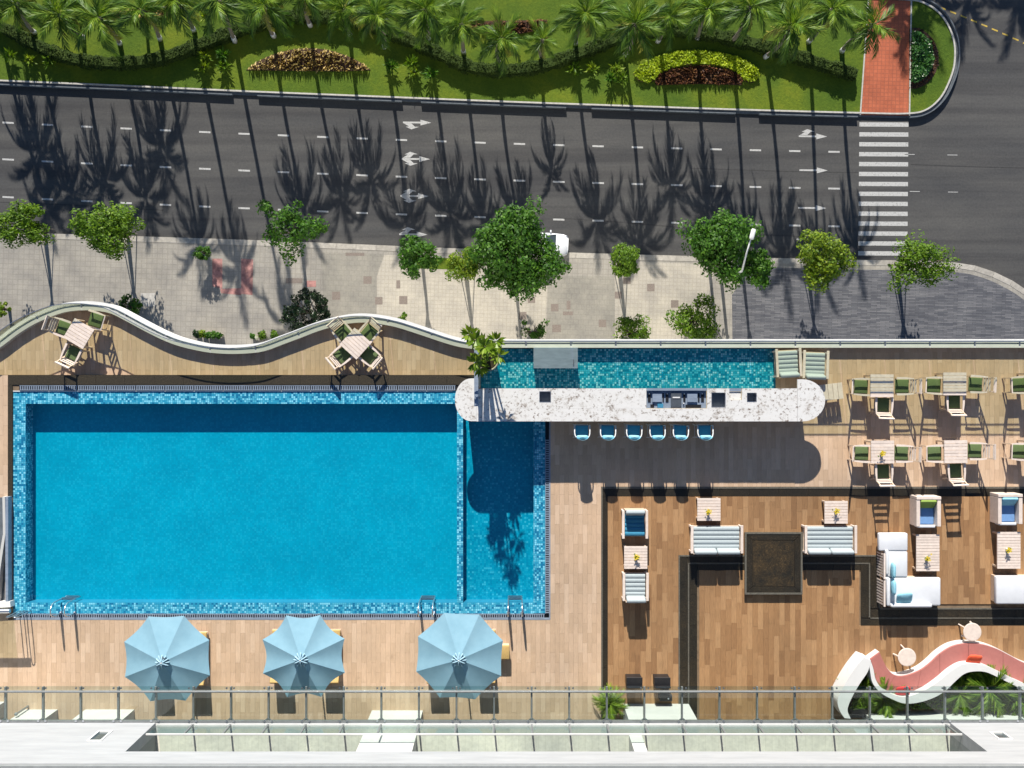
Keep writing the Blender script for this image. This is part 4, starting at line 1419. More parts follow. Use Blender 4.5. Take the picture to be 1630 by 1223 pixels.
def build_facade():
    t = HOTEL
    oy = t.location.y
    zb = DZ + 3.3                          # balcony floor
    D = CAMH - zb
    Y0 = -538.8 * D / FP - oy              # front plane, local
    X = lambda px: (px - 815) * D / FP
    xl, xr = X(248), X(1512)
    XL, XR = -24.0, 24.0
    back = Y0 - 3.0
    ztop = zb + 2.42
    roof = zb + 3.75
    # front wall either side of the balcony and above it
    def wall(name, x0, x1, y0, y1, z0, z1, mat='facade'):
        return obj(name, MB().prism([(x0, y0), (x1, y0), (x1, y1), (x0, y1)], z0, z1), mat, t)
    def wall_with_window(x0, x1, z0, z1, wx0, wx1, wz0, wz1):
        for a, b, c, d in ((x0, wx0, z0, z1), (wx1, x1, z0, z1), (wx0, wx1, z0, wz0), (wx0, wx1, wz1, z1)):
            wall('front_wall', a, b, Y0 - .35, Y0, c, d)
        wn = obj('window', MB().prism([(wx0, Y0 - .10), (wx1, Y0 - .10), (wx1, Y0 - .025), (wx0, Y0 - .025)], wz0, wz1), 'glass_window', t)
        for a, b, c, d in ((wx0, wx0 + .05, wz0, wz1), (wx1 - .05, wx1, wz0, wz1), (wx0 + .05, wx1 - .05, wz0, wz0 + .05), (wx0 + .05, wx1 - .05, wz1 - .05, wz1)):
            obj('frame', MB().prism([(a, Y0 - .024), (b, Y0 - .024), (b, Y0 + .022), (a, Y0 + .022)], c, d), 'white_paint', wn)
    D1, D2 = CAMH - 50.05, CAMH - 50.85
    wall_with_window(XL, xl, zb - .25, ztop, (157 - 815) * D1 / FP, (180 - 815) * D1 / FP, 50.05, 50.9)
    wall_with_window(xr, XR, zb - .25, ztop, (1571 - 815) * D1 / FP, (1594 - 815) * D1 / FP, 50.15, 50.75)
    wall('lintel_wall', XL, XR, Y0 - .35, Y0, ztop + .002, 52.62)
    wall('cornice', XL, XR, Y0 - .6, Y0 - .02, 52.625, 52.75, 'facade_side')
    wall('upper_wall', XL, XR, Y0 - .6, Y0 - .25, 52.755, roof)
    wall('roof_slab', XL, XR, Y0 - 12, Y0 - .36, ztop + .05, ztop + .3)
    # recess
    wall('side_wall', xl - .3, xl, back, Y0 - .352, zb + .002, ztop, 'facade_side')
    wall('side_wall', xr, xr + .3, back, Y0 - .352, zb + .002, ztop, 'facade_side')
    wall('back_wall', xl - .3, xr + .3, back - .3, back - .002, zb + .002, ztop, 'plaster')
    wall('balcony_floor', XL, XR, back - .3, Y0 - .354, zb - .25, zb, 'balcony_tile')
    wall('slab_edge', xl, xr, Y0 - .353, Y0, zb - .25, zb + .02, 'white_paint')
    wall('partition', X(578), X(663), Y0 - 1.2, Y0 - .36, zb + .003, ztop, 'plaster')
    wall('partition', X(1001), X(1021), Y0 - 2.2, Y0 - .36, zb + .003, ztop, 'plaster')
    # ground floor behind the deck
    Xd = lambda px: (px - 815) * 34 / FP
    Yd = lambda py: (611.5 - py) * 34 / FP - oy
    def pier(px0, px1, py, h=3.04, dep=.5):
        wall('pier', Xd(px0), Xd(px1), Yd(py) - dep, Yd(py), DZ - .004, DZ + h, 'plaster')
    pier(-60, 8, 1117); pier(40, 92, 1129.5, dep=1.2); pier(136, 214, 1129.5, dep=1.2); pier(592, 673, 1131, dep=.8); pier(992, 1096, 1120.5, dep=.9)
    pier(1372, 1640, 1131.5, h=.9, dep=.6)
    wall('shopfront', XL, XR, Yd(1158) - .2, Yd(1158), DZ - .004, DZ + 3.04, 'glass_window')
    # ---- canopy: glass on steel arms
    can = thing('glass_canopy', 'steel and glass canopy running along the hotel front above the deck', 'canopy', (0, Y0 + oy, zb))
    yf = (538.8 - 480.5) * D / FP
    yr = (538.8 - 489) * D / FP
    P = 59.9 * D / FP
    x0 = X(427)
    ks = range(-9, 23)
    for k in ks:
        x = x0 + P * k
        obj('arm', MB().box((x, yf / 2 - .02, -.06), (.055, yf - .04, .09)), 'steel_frame', can)
        obj('glass_pane', MB().box((x + P / 2, yf / 2 + .02, .012), (P - .03, yf - .05, .014)), 'glass', can)
        for s in (-.11, .11):
            obj('clamp', MB().lathe([(.028, 0), (.028, .025)], (x + s, yf - .06, .019), 8), 'steel_dark', can)
            obj('clamp', MB().lathe([(.034, 0), (.034, .03)], (x + s, .06, .019), 8), 'steel', can)
            obj('spider_arm', MB().bar((x, .13, -.01), (x + s, .06, .0), .03, .02), 'steel_frame', can)
    xa, xb = x0 + P * ks[0], x0 + P * (ks[-1] + 1)
    obj('front_rail', MB().tube([(xa, yr, .045), (xb, yr, .045)], .035, 8), 'steel_frame', can)
    obj('wall_rail', MB().box(((xa + xb) / 2, .035, -.02), (xb - xa, .06, .1)), 'steel_frame', can)
    # ---- balcony balustrade
    bal = thing('balcony_balustrade', 'clear glass balustrade along the hotel balcony edge', 'balustrade', (0, Y0 + oy, zb + .02))
    for k in ks:
        x = x0 + P * k
        if not (xl + .05 < x < xr - .05):
            continue
        obj('post', MB().box((x, -.06, .41), (.05, .05, .82)), 'steel_frame', bal)
    k = 0
    x = xl + .02
    cuts = [xl + .02] + [x0 + P * k for k in ks if xl + .1 < x0 + P * k < xr - .1] + [xr - .02]
    for a, b in zip(cuts[:-1], cuts[1:]):
        obj('glass_pane', MB().box(((a + b) / 2, -.06, .43), (b - a - .07, .014, .78)), 'glass', bal)
    obj('top_rail', MB().box(((xl + xr) / 2, -.06, .838), (xr - xl - .02, .045, .035)), 'white_paint', bal)


build_facade()


# ================================================================== furniture
def D(px, py, h=0.0):
    """place on the deck whose top (h above the deck) shows at px, py"""
    x, y = W(px, py, DZ + h)
    return (x, y, DZ + .0025)


# ---------------------------------------------------------------- bar
def build_bar():
    h = 1.1
    f = 1 / (FP / (34 - h))
    yT, yB = 618.5, 671
    t = thing('bar_counter', 'long white speckled stone bar counter with rounded ends between pond and deck', 'bar counter', (W(1015, 645, DZ + h)[0], W(1015, 645, DZ + h)[1], DZ))
    ox, oy = t.location.x, t.location.y
    P = lambda px, py: (W(px, py, DZ + h)[0] - ox, W(px, py, DZ + h)[1] - oy)
    def block(px0, py0, px1, py1, z0, z1, mat, name, par=None):
        a = P(px0, py1); b = P(px1, py0)
        return obj(name, MB().prism([a, (b[0], a[1]), b, (a[0], b[1])], z0, z1), mat, par or t)
    # tops: the work surface is cut round the sinks
    x0, x1 = 766, 1269
    yc = 650.5
    block(x0, yc, x1, yB, h - .06, h, 'counter_stone', 'counter_top')
    holes = [(858.5, 623, 877, 640.5), (1029, 618, 1125.5, 650.2), (1132.5, 625, 1155, 648.5), (1161, 618, 1181, 637), (1189, 625.3, 1204.5, 640)]
    xs = x0
    for a, b, c, d in holes:
        block(xs, yT, a - .05, yc - .08, h - .06, h, 'counter_stone', 'counter_top')
        if b > yT + 1:
            block(a, yT, c, b, h - .06, h, 'counter_stone', 'counter_top')
        if d < yc - 1:
            block(a, d, c, yc - .08, h - .06, h, 'counter_stone', 'counter_top')
        xs = c + .05
    block(xs, yT, x1, yc - .08, h - .06, h, 'counter_stone', 'counter_top')
    # rounded ends
    def dend(xc, side, yt, yb, z):
        r = (yb - yt) / 2; ym = (yt + yb) / 2
        rx = 44 if side > 0 else 34
        pts = [(xc, yt)]
        for i in range(19):
            a = PI / 2 - PI * i / 18
            pts.append((xc + side * (rx - 8) * 0 + side * (8 + (rx - 8) * math.cos(a)), ym - r * math.sin(a)))
        pts.append((xc, yb))
        return MB().prism([P(*q) for q in pts], z - .06, z)
    obj('end_slab', dend(1269.3, 1, 604, 671, h + .012), 'counter_stone', t)
    obj('end_slab', dend(765.7 - 7.5, -1, 602.5, 670.6, h + .012), 'counter_stone', t)
    block(758.4, 619, 765.8, yB, h - .06, h + .011, 'counter_stone', 'counter_top')
    # front and support
    block(880, 656, 1290, 662, -.03 + .035, h - .061, 'counter_stone', 'front_panel')
    block(766.2, 649, 879.8, 662, -.555, h - .061, 'counter_stone', 'front_panel')
    block(1180, 640, 1290, 655.5, .005, h - .061, 'plaster', 'cabinet')
    block(880, 640, 1020, 655.5, .005, h - .061, 'plaster', 'cabinet')
    block(741, 630, 766, 662, -.555, h - .061, 'plaster', 'support')
    # sinks and steel units
    def sink(a, b, c, d, mat='steel_dark', deep=.25, name='sink'):
        s = block(a + .2, b + .2, c - .2, d - .2, h - deep - .02, h - deep, mat, name)
        w = .9
        for q in ((a, b, c, b + w), (a, d - w, c, d), (a, b + w, a + w, d - w), (c - w, b + w, c, d - w)):
            block(q[0] + .1, q[1] + .1, q[2] - .1, q[3] - .1, h - deep, h + .006, 'steel', 'rim', s)
        return s
    sink(858.5, 623, 877, 640.5)
    s = sink(1132.5, 625, 1155, 648.5)
    sink(1189, 625.3, 1204.5, 640)
    u = block(1029.2, 618.3, 1125.3, 650, h - .24, h - .12, 'steel_blue', 'bar_unit')
    block(1029.2, 618.3, 1125.3, 622, h - .119, h + .008, 'steel_blue', 'back_splash', u)
    for a, b, c, d, m, z in ((1032, 626, 1036.5, 640, 'black', .02), (1039, 626, 1054, 640, 'steel_blue', .07), (1055.5, 626, 1057.5, 640, 'black', .02), (1060.5, 626, 1065, 640, 'black', .02), (1068.5, 625, 1085, 647.5, 'steel_dark', .08),
                             (1088.5, 626, 1092, 640, 'black', .02), (1094.5, 626, 1110.5, 640, 'steel_blue', .07), (1112, 626, 1114.5, 640, 'black', .02), (1117, 626, 1121.5, 640, 'black', .02), (1036, 644, 1042, 649, 'black', .02), (1047, 643, 1056, 649.5, 'teal_fabric', .1), (1092, 644.5, 1117, 649.5, 'black', .02)):
        block(a, b, c, d, h - .119, h - .119 + z, m, 'tray', u)
    for x in (1034, 1062.7, 1090, 1118.5, 1072, 1080, 1089):
        y = 627 if x != 1089 else 642.5
        p = P(x, y)
        obj('tap', MB().lathe([(.022, 0), (.022, .04), (.01, .05)], (p[0], p[1], h - .099), 10), 'white_gloss', u)
    block(1071, 632, 1082.5, 634, h - .04, h - .02, 'white_gloss', 'towel_bar', u)
    block(1161.3, 618.4, 1180.7, 623.5, h - .11, h - .07, 'steel_blue', 'flap')
    block(1161.3, 624, 1180.7, 636.8, h - .16, h - .1, 'counter_stone', 'flap')
    # steel tank in the pond
    tk = thing('water_tank', 'blue-grey metal box standing in the pond behind the bar', 'box', (*W(884.5, 570, DZ + .5), DZ - .0485))
    a = W(849.5, 553.8, DZ + .5); b = W(920, 587, DZ + .5)
    lx, ly = (b[0] - a[0]), (a[1] - b[1])
    obj('body', MB().box((0, 0, .26), (lx - .04, ly - .04, .52), bev=.01), 'steel_blue', tk)
    obj('lid', MB().box((0, 0, .535), (lx, ly, .03), bev=.008), 'steel_blue', tk)
    obj('handle', MB().tube([(.5 * lx - .14, -.3 * ly, .55), (.5 * lx - .14, -.3 * ly, .59), (.5 * lx - .14, -.08 * ly, .59), (.5 * lx - .14, -.08 * ly, .55)], .012, 6), 'steel_dark', tk)


build_bar()


# ---------------------------------------------------------------- bar stools
def build_stool():
    t = thing('bar_stool', 'high white-framed bar stool with teal seat pushed up to the counter', 'bar stool', group='bar stools along the counter')
    obj('seat', MB().box((0, 0, .73), (.42, .42, .07), bev=.025), 'teal_fabric', t)
    for sx in (-1, 1):
        for sy in (-1, 1):
            obj('leg', MB().tube([(sx * .24, sy * .22, 0), (sx * .20, sy * .18, .70)], [.016, .02], 8), 'white_paint', t)
    obj('footrest', MB().tube([(-.225, .205, .25), (.225, .205, .25), (.225, -.205, .25), (-.225, -.205, .25), (-.225, .205, .25)], .012, 6), 'white_paint', t)
    pts = [(-.245, .22, .93)] + [(-.245, -.02, .95)]
    for i in range(9):
        a = PI + PI * i / 8
        pts.append((.245 * math.cos(a), -.05 + .21 * math.sin(a) * 1.0, .96 + .05 * math.sin(PI * i / 8)))
    pts += [(.245, -.02, .95), (.245, .22, .93)]
    obj('arm_rail', MB().tube(pts, .02, 8), 'white_paint', t, True)
    for sx in (-1, 1):
        obj('arm_post', MB().tube([(sx * .21, .19, .70), (sx * .245, .2, .93)], .016, 8), 'white_paint', t)
    # shell back
    vs = []; fs = []
    n = 8
    for i in range(n + 1):
        a = PI * 1.15 + PI * .7 * i / n
        for z, k in ((.76, .9), (.95, 1.0), (1.14, 1.04)):
            vs.append((.22 * k * math.cos(a), -.06 + .19 * k * math.sin(a), z))
    for i in range(n):
        for j in range(2):
            o = i * 3 + j
            fs.append((o, o + 3, o + 4, o + 1)); fs.append((o + 1, o + 4, o + 3, o))
    obj('back_shell', MB().add(vs, fs[::2]), 'aqua_fabric', t, True)
    obj('back_cushion', MB().pillow(None, (.38, .14, .36), Matrix.Translation((0, -.175, .97)) @ Matrix.Rotation(-.12, 4, 'X')), 'aqua_fabric', t, True)
    return t


st = build_stool()
SX = [926.5, 967.5, 1009, 1046, 1083, 1122]
for i, px in enumerate(SX):
    loc = D(px, 687.5, .85)
    if i == 0:
        st.location = loc
    else:
        copy_tree(st, loc, rnd.uniform(-.06, .06))


# ---------------------------------------------------------------- dining chairs and tables
def build_chair():
    t = thing('dining_chair', 'x', 'chair', group='wooden armchairs with green seat cushions')
    obj('seat_frame', MB().box((0, 0, .395), (.50, .48, .04), bev=.008), 'teak_warm', t)
    obj('seat_cushion', MB().box((0, .01, .445), (.44, .44, .06), bev=.025), 'green_fabric', t, True)
    for sx in (-1, 1):
        obj('leg', MB().bar((sx * .255, .22, 0), (sx * .255, .2, .63), .035, .04, (0, 1, 0)), 'teak_warm', t)
        obj('leg', MB().bar((sx * .235, -.30, 0), (sx * .235, -.21, .42), .035, .045, (0, 1, 0)), 'teak_warm', t)
        obj('armrest', MB().prism([(sx * .232, .26), (sx * .30, .25), (sx * .295, -.05), (sx * .262, -.31), (sx * .225, -.31), (sx * .232, -.05)], .63, .655), 'teak_pale', t)
        obj('back_post', MB().bar((sx * .235, -.215, .415), (sx * .215, -.42, .90), .035, .035, (0, 1, 0)), 'teak_warm', t)
    for z in (.52, .615, .71):
        y = -.215 - (z - .415) * .423
        obj('back_slat', MB().bar((-.215, y, z), (.215, y, z), .014, .055, (0, -.4, 1)), 'teak_pale', t)
    obj('top_slat', MB().bar((-.25, -.425, .905), (.25, -.425, .905), .03, .09, (0, -.4, 1)), 'teak_pale', t)
    obj('stretcher', MB().bar((-.24, -.28, .13), (.24, -.28, .13), .02, .03), 'teak_warm', t)
    obj('stretcher', MB().bar((-.255, .212, .2), (.255, .212, .2), .02, .03), 'teak_warm', t)
    return t


def build_table(lx, ly, hh, ns, name, label, group, mat='teak_pale'):
    t = thing(name, label, 'table', group=group)
    fr = .045
    n = ns
    p = (ly - .01) / n
    for k in range(n):
        obj('slat', MB().box((0, -ly / 2 + (k + .5) * p, hh - .0125), (lx - .02, p - .011, .025)), mat, t)
    ap = MB()
    ap.box((0, ly / 2 - .04, hh - .065), (lx - .06, .025, .075)); ap.box((0, -ly / 2 + .04, hh - .065), (lx - .06, .025, .075))
    ap.box((lx / 2 - .04, 0, hh - .065), (.025, ly - .11, .075)); ap.box((-lx / 2 + .04, 0, hh - .065), (.025, ly - .11, .075))
    obj('apron', ap, 'teak_warm', t)
    for sx in (-1, 1):
        for sy in (-1, 1):
            obj('leg', MB().box((sx * (lx / 2 - .06), sy * (ly / 2 - .06), (hh - .03) / 2), (.055, .055, hh - .03)), 'teak_warm', t)
    return t


chair = build_chair(); CH = [True]


def place_chair(loc, rz, label):
    if CH[0]:
        CH[0] = False
        chair.location = loc; chair.rotation_euler = (0, 0, rz); chair['label'] = label
        return chair
    return copy_tree(chair, loc, rz, label)


dt = build_table(.77, .76, .74, 7, 'dining_table', 'x', 'square slatted dining tables')
DTF = [True]


def T(px, py, h=0.0):
    x, y = W(px, py, TZ + h)
    return (x, y, TZ + .0025)


def place_table(proto, flag, loc, rz, label):
    if flag[0]:
        flag[0] = False
        proto.location = loc; proto.rotation_euler = (0, 0, rz); proto['label'] = label
        return proto
    return copy_tree(proto, loc, rz, label)


SETS = [(1404, 614, 'by the parapet, beside the bar end', (1371, 616), (1437, 615), (1405, 645)),
        (1520, 611, 'by the parapet, second from the bar', (1487, 614), (1554, 612), (1518, 640)),
        (1405, 719.5, 'with the flower vase', (1372, 722), (1436, 722), (1405, 751)),
        (1521.5, 719, 'with bare top near the granite edge', (1488, 722), (1553, 718), (1520, 750)),
        (1653, 611, 'by the parapet, furthest from the bar', (1622, 613), (1686, 613), None),
        (1653, 719, 'by the granite edge, furthest from bar', (1622, 719), (1686, 719), None)]
for tx, ty, desc, a, b, c in SETS:
    place_table(dt, DTF, D(tx, ty, .74), rnd.uniform(-.01, .01), 'square pale wood slatted dining table ' + desc)
    lab = 'wooden armchair with green cushion at the dining table ' + desc
    place_chair(D(*a, .5), -PI / 2 + rnd.uniform(-.05, .05), lab)
    place_chair(D(*b, .5), PI / 2 + rnd.uniform(-.05, .05), lab)
    if c:
        place_chair(D(*c, .5), rnd.uniform(-.04, .04), lab)
# tables on the wavy terrace
place_table(dt, DTF, T(125.5, 531, .74), math.radians(-31), 'square pale table turned askew with three chairs on the wavy terrace')
lab = 'green-cushioned wooden armchair at the askew three-chair table on the wavy terrace'
place_chair(T(100, 522, .5), math.radians(-110), lab)
place_chair(T(152, 510, .5), math.radians(-287), lab)
place_chair(T(116, 563, .5), math.radians(-25), lab)
place_table(dt, DTF, T(566, 547, .74), math.radians(-45 + 3), 'square pale table set as a diamond with four chairs on the wavy terrace')
lab = 'green-cushioned wooden armchair at the diamond-set four-chair table on the wavy terrace'
for px, py, a in ((546, 529, -140), (588, 529, 140), (545, 566, -50), (588, 566, 50)):
    place_chair(T(px, py, .5), math.radians(a), lab)


# ---------------------------------------------------------------- flowers in vases
def flowers(px, py, h, label, seed, tall=False):
    x, y, z = D(px, py, h + .15)
    t = thing('flower_vase', label, 'vase', (x, y, DZ + h + .0035))
    t.scale = (.85, .85, .5)
    obj('vase', MB().lathe([(.05, 0), (.062, .08), (.045, .17), (.05, .2), (.04, .2), (.036, .17)], n=14), 'white_gloss', t, True)
    r = random.Random(seed); rng = np.random.default_rng(seed)
    stem = MB()
    n = 9
    pts = []
    for k in range(n):
        a = 2.4 * k; rr = .02 + .085 * math.sqrt(k / n)
        p = Vector((rr * math.cos(a), rr * math.sin(a) + (.16 if tall and k > 6 else 0), .3 + r.uniform(-.03, .05) + (.1 if tall and k > 6 else 0)))
        pts.append(p)
        stem.tube([(0, 0, .12), (p.x * .5, p.y * .5, .22), tuple(p)], .005, 5)
    obj('stems', stem, 'leaf_mid', t)
    fl = MB()
    for p in pts:
        for j in range(6):
            a = j * PI / 3
            c = p + Vector((math.cos(a) * .022, math.sin(a) * .022, .01))
            fl.add([p, p + Vector((math.cos(a - .45) * .03, math.sin(a - .45) * .03, .012)), p + Vector((math.cos(a) * .042, math.sin(a) * .042, .0)), p + Vector((math.cos(a + .45) * .03, math.sin(a + .45) * .03, .012))], [(0, 1, 2, 3)])
    obj('flowers', fl, 'yellow_petal', t)
    pos = rng.normal(size=(26, 3)) * np.array([.055, .055, .03]) + np.array([0, 0, .25])
    obj('leaves', leaf_mesh('leaves', pos, rng.normal(size=(26, 3)) + np.array([0, 0, 1]), rng.uniform(.06, .1, 26), 'leaf_bright', .5, rng), None, t)


flowers(1405, 722, .74, 'small vase of yellow flowers on the dining table', 1)
flowers(1128, 815, .42, 'vase of yellow flowers on the low table behind the rumpled bench sofa', 2)
flowers(1332, 814, .42, 'vase of yellow flowers on the low table behind the smooth bench sofa', 3)
flowers(1013, 887, .42, 'vase of yellow flowers on the low table between two grey armchairs', 4)
flowers(1477, 890, .42, 'tall spray of yellow flowers on the long table beside the whole L-shaped sofa', 5, True)
flowers(1606, 876, .42, 'small vase of yellow flowers on the long table in front of the blue-backed armchair', 6)


# ---------------------------------------------------------------- lounge furniture
def quilt(wx, d0, d1, z, n, th=.1):
    """seat cushion of n padded channels running along x"""
    prof = [(d0, z - th)]
    for k in range(n):
        a = d0 + (d1 - d0) * k / n; b = d0 + (d1 - d0) * (k + 1) / n
        for j in range(7):
            u = j / 6
            prof.append((a + (b - a) * u, z - .022 + .03 * math.sin(PI * u) ** .6))
    prof.append((d1, z - th))
    n_ = len(prof)
    vs = [(-wx / 2, y, zz) for y, zz in prof] + [(wx / 2, y, zz) for y, zz in prof]
    fs = [(i, i + 1, i + 1 + n_, i + n_) for i in range(n_ - 1)] + [(n_ - 1, 0, n_, 2 * n_ - 1), tuple(range(n_)), tuple(reversed(range(n_, 2 * n_)))]
    fs = [tuple(reversed(f)) for f in fs]
    return MB().add(vs, fs)


def sofa(name, label, cat, wx, seats, loc, rz, group=None, hb=.58, seat='grey_fabric', front=.42, back='grey_fabric', d0=-.30):
    """low wooden frame, quilted bench cushion, leaning back cushions; faces +y"""
    t = thing(name, label, cat, loc, rz, group)
    inner = wx - .2
    obj('base', MB().box((0, .06, .2), (inner, .78, .05)), 'teak_warm', t)
    for sx in (-1, 1):
        x = sx * (wx / 2 - .045)
        obj('armrest', MB().box((x, .03, .49), (.085, .92, .04), bev=.01), 'teak_pale', t)
        for y in (-.40, .42):
            obj('leg', MB().box((x, y, .236), (.06, .06, .468)), 'teak_pale', t)
        obj('side_rail', MB().box((x, .01, .2), (.035, .76, .06)), 'teak_warm', t)
    obj('seat_cushion', quilt(inner - .01, d0, front, .36, 5, .13), seat, t)
    w_ = (inner - .02) / seats
    for k in range(seats):
        x = -inner / 2 + .01 + (k + .5) * w_
        M = Matrix.Translation((x, -.335, hb - .15)) @ Matrix.Rotation(-.30, 4, 'X')
        obj('back_cushion', MB().box(None, (w_ - .012, .13, .36), M=Matrix.Translation((x, -.36, hb - .14)) @ Matrix.Rotation(.28, 4, 'X'), bev=.05), back, t, True)
    obj('back_rail', MB().box((0, -.45, hb - .16), (inner, .025, .09)), 'teak_pale', t)
    obj('back_panel', MB().box((0, -.447, (hb - .22) / 2 + .02), (inner, .022, hb - .22)), 'teak_warm', t)
    return t


g2 = 'two-seat bench sofas beside the granite planter'
sofa('bench_sofa', 'two-seat wooden sofa with rumpled grey cushions between planter and grey armchairs', 'sofa', 1.72, 2, D(1141, 860, .45), 0, g2)
sofa('bench_sofa', 'two-seat wooden sofa with smooth grey cushions between planter and L-shaped sofa', 'sofa', 1.72, 2, D(1322, 860, .45), 0, g2)
sofa('lounge_armchair', 'wooden armchair with blue-grey seat, its back to the bar stools', 'armchair', .86, 1, D(1011, 834, .5), PI, 'grey lounge armchairs', seat='teal_fabric', hb=.66)
sofa('lounge_armchair', 'wooden armchair with pale grey cushions facing the armchair across the low table', 'armchair', .86, 1, D(1012, 936, .5), 0, 'grey lounge armchairs', hb=.70)
sofa('lounge_armchair', 'grey striped armchair overhanging the end of the bar pond', 'armchair', .86, 1, D(1256, 579, .5), .05, 'grey lounge armchairs by the pond', hb=.62)
sofa('lounge_armchair', 'grey striped armchair on the boards next to the pond armchair', 'armchair', .86, 1, D(1299, 582, .5), -.03, 'grey lounge armchairs by the pond', hb=.62)
LT = build_table(.78, .76, .42, 8, 'low_table', 'x', 'low slatted tables on the lounge deck'); LTF = [True]
place_table(LT, LTF, D(1128.5, 811, .42), 0, 'low square slatted table behind the rumpled bench sofa')
place_table(LT, LTF, D(1331, 815.5, .42), 0, 'low square slatted table behind the smooth bench sofa')
place_table(LT, LTF, D(1012, 887.5, .42), 0, 'low square slatted table between the two grey armchairs')
LG = build_table(.78, 1.22, .42, 13, 'long_low_table', 'x', 'long low slatted tables'); LGF = [True]
place_table(LG, LGF, D(1477, 880, .42), 0, 'long low slatted table beside the whole L-shaped sofa')
place_table(LG, LGF, D(1606, 876, .42), 0, 'long low slatted table in front of the blue-backed armchair')
stl = build_table(.55, .82, .42, 5, 'slatted_stool', 'narrow slatted wooden side table beside the rounded bar end', None)
for ch in list(stl.children):
    pass
stl.location = D(1322, 624, .42); stl.rotation_euler = (0, 0, PI / 2 + .12)


def box_chair(px, py, label, backmat):
    t = thing('box_armchair', label, 'armchair', D(px, py, .5), 0, 'white box armchairs with blue seats')
    w_, d_ = .80, 1.0
    obj('back_panel', MB().box((0, d_ / 2 - .06, .31), (w_, .10, .62), bev=.012), 'teak_pale', t)
    for sx in (-1, 1):
        obj('armrest', MB().box((sx * (w_ / 2 - .06), -.055, .30), (.12, d_ - .13, .60), bev=.012), 'teak_pale', t)
    obj('seat_base', MB().box((0, -.06, .14), (w_ - .25, d_ - .16, .2)), 'teak_warm', t)
    obj('seat_cushion', MB().box((0, -.05, .30), (w_ - .26, d_ - .2, .12), bev=.04), 'blue_fabric', t, True)
    obj('back_cushion', MB().box(None, (w_ - .27, .12, .40), M=Matrix.Translation((0, d_ / 2 - .26, .46)) @ Matrix.Rotation(-.7, 4, 'X'), bev=.05), backmat, t, True)
    obj('front_rail', MB().box((0, -d_ / 2 - .01, .26), (w_ - .22, .09, .34), bev=.03), 'white_fabric', t)
    return t


box_chair(1476.5, 814, 'white box armchair with lime green back cushion and blue seat', 'lime_fabric')
box_chair(1606, 810, 'white box armchair with pale blue back cushion and blue seat', 'aqua_fabric')


def l_sofa(px, py, label, w_main, full=True):
    # origin: lower corner (picture left, bottom) of the sofa; main part runs along +x, chaise along +y
    x, y, z = D(px, py, .42)
    t = thing('corner_sofa', label, 'sofa', (x, y, z), 0, 'white corner sofas')
    k = 34 / FP
    mw, mh = w_main * k, 44 * k
    obj('base', MB().box((mw / 2 + .06, mh / 2 + .02, .12), (mw - .14, mh - .06, .235)), 'teak_warm', t)
    obj('seat_cushion', MB().box((mw / 2 + .1, mh / 2, .335), (mw - .04, mh, .2), bev=.05), 'white_fabric', t, True)
    if full:
        ch = 70 * k
        obj('base', MB().box((.40, mh + ch / 2, .12), (.70, ch - .06, .235)), 'teak_warm', t)
        obj('chaise_cushion', MB().box((.42, mh + .01 + .43, .335), (.74, .85, .2), bev=.05), 'white_fabric', t, True)
        obj('chaise_cushion', MB().box((.32, mh + .875 + (ch - .87) / 2, .335), (.95, ch - .87, .2), bev=.05), 'white_fabric', t, True)
        # slatted back rest on the end side
        for a, b in ((.02, .86), (.92, 1.74)):
            fr = obj('back_frame', MB().box((-.05, (a + b) / 2, .62), (.05, b - a, .07)), 'teak_pale', t)
            n = 9
            for j in range(n):
                yy = a + (j + .5) * (b - a) / n
                obj('slat', MB().bar((-.07, yy, .01), (-.05, yy, .6), .05, .018, (1, 0, 0)), 'teak_pale', fr)
        obj('back_pad', MB().box((.075, .5, .56), (.12, .92, .26), bev=.05), 'white_fabric', t, True)
        obj('back_pad', MB().box((.075, 1.45, .5), (.1, .8, .16), bev=.045), 'white_fabric', t, True)
        obj('front_pad', MB().box((.85, .04, .5), (1.35, .13, .22), bev=.05), 'white_fabric', t, True)
    else:
        obj('front_pad', MB().box((mw * .5 + .75, .04, .5), (mw - 1.0, .13, .22), bev=.05), 'white_fabric', t, True)
    return (x, y, z)


SO = l_sofa(1406.5, 964.5, 'whole white L-shaped sofa with blue cushions and a wooden slatted back', 86)
l_sofa(1580, 962, 'white corner sofa without cushions facing the blue-backed armchair', 110, False)


def cushion(name, label, loc, size, M, mat):
    o = obj(name, MB().pillow(None, size, M), mat, None, True, loc=loc)
    return tag(o, label, 'cushion', 'scatter cushions')


ZS = .437
cushion('scatter_cushion', 'patterned blue cushion propped upright at the chaise end of the sofa', (SO[0] + .235, SO[1] + 1.2, SO[2] + ZS), (.42, .5, .15), Matrix.Translation((0, 0, .2)) @ Matrix.Rotation(PI / 2 - .15, 4, 'Y'), 'aqua_fabric')
cushion('scatter_cushion', 'patterned blue cushion propped upright in the sofa corner', (SO[0] + .24, SO[1] + .66, SO[2] + ZS), (.42, .5, .16), Matrix.Translation((0, 0, .2)) @ Matrix.Rotation(PI / 2 - .15, 4, 'Y'), 'aqua_fabric')
cushion('scatter_cushion', 'pale blue cushion leaning on the low front pad of the sofa', (SO[0] + .62, SO[1] + .28, SO[2] + ZS), (.52, .46, .14), Matrix.Translation((0, 0, .14)) @ Matrix.Rotation(.55, 4, 'X') @ Matrix.Rotation(.1, 4, 'Z'), 'aqua_fabric')


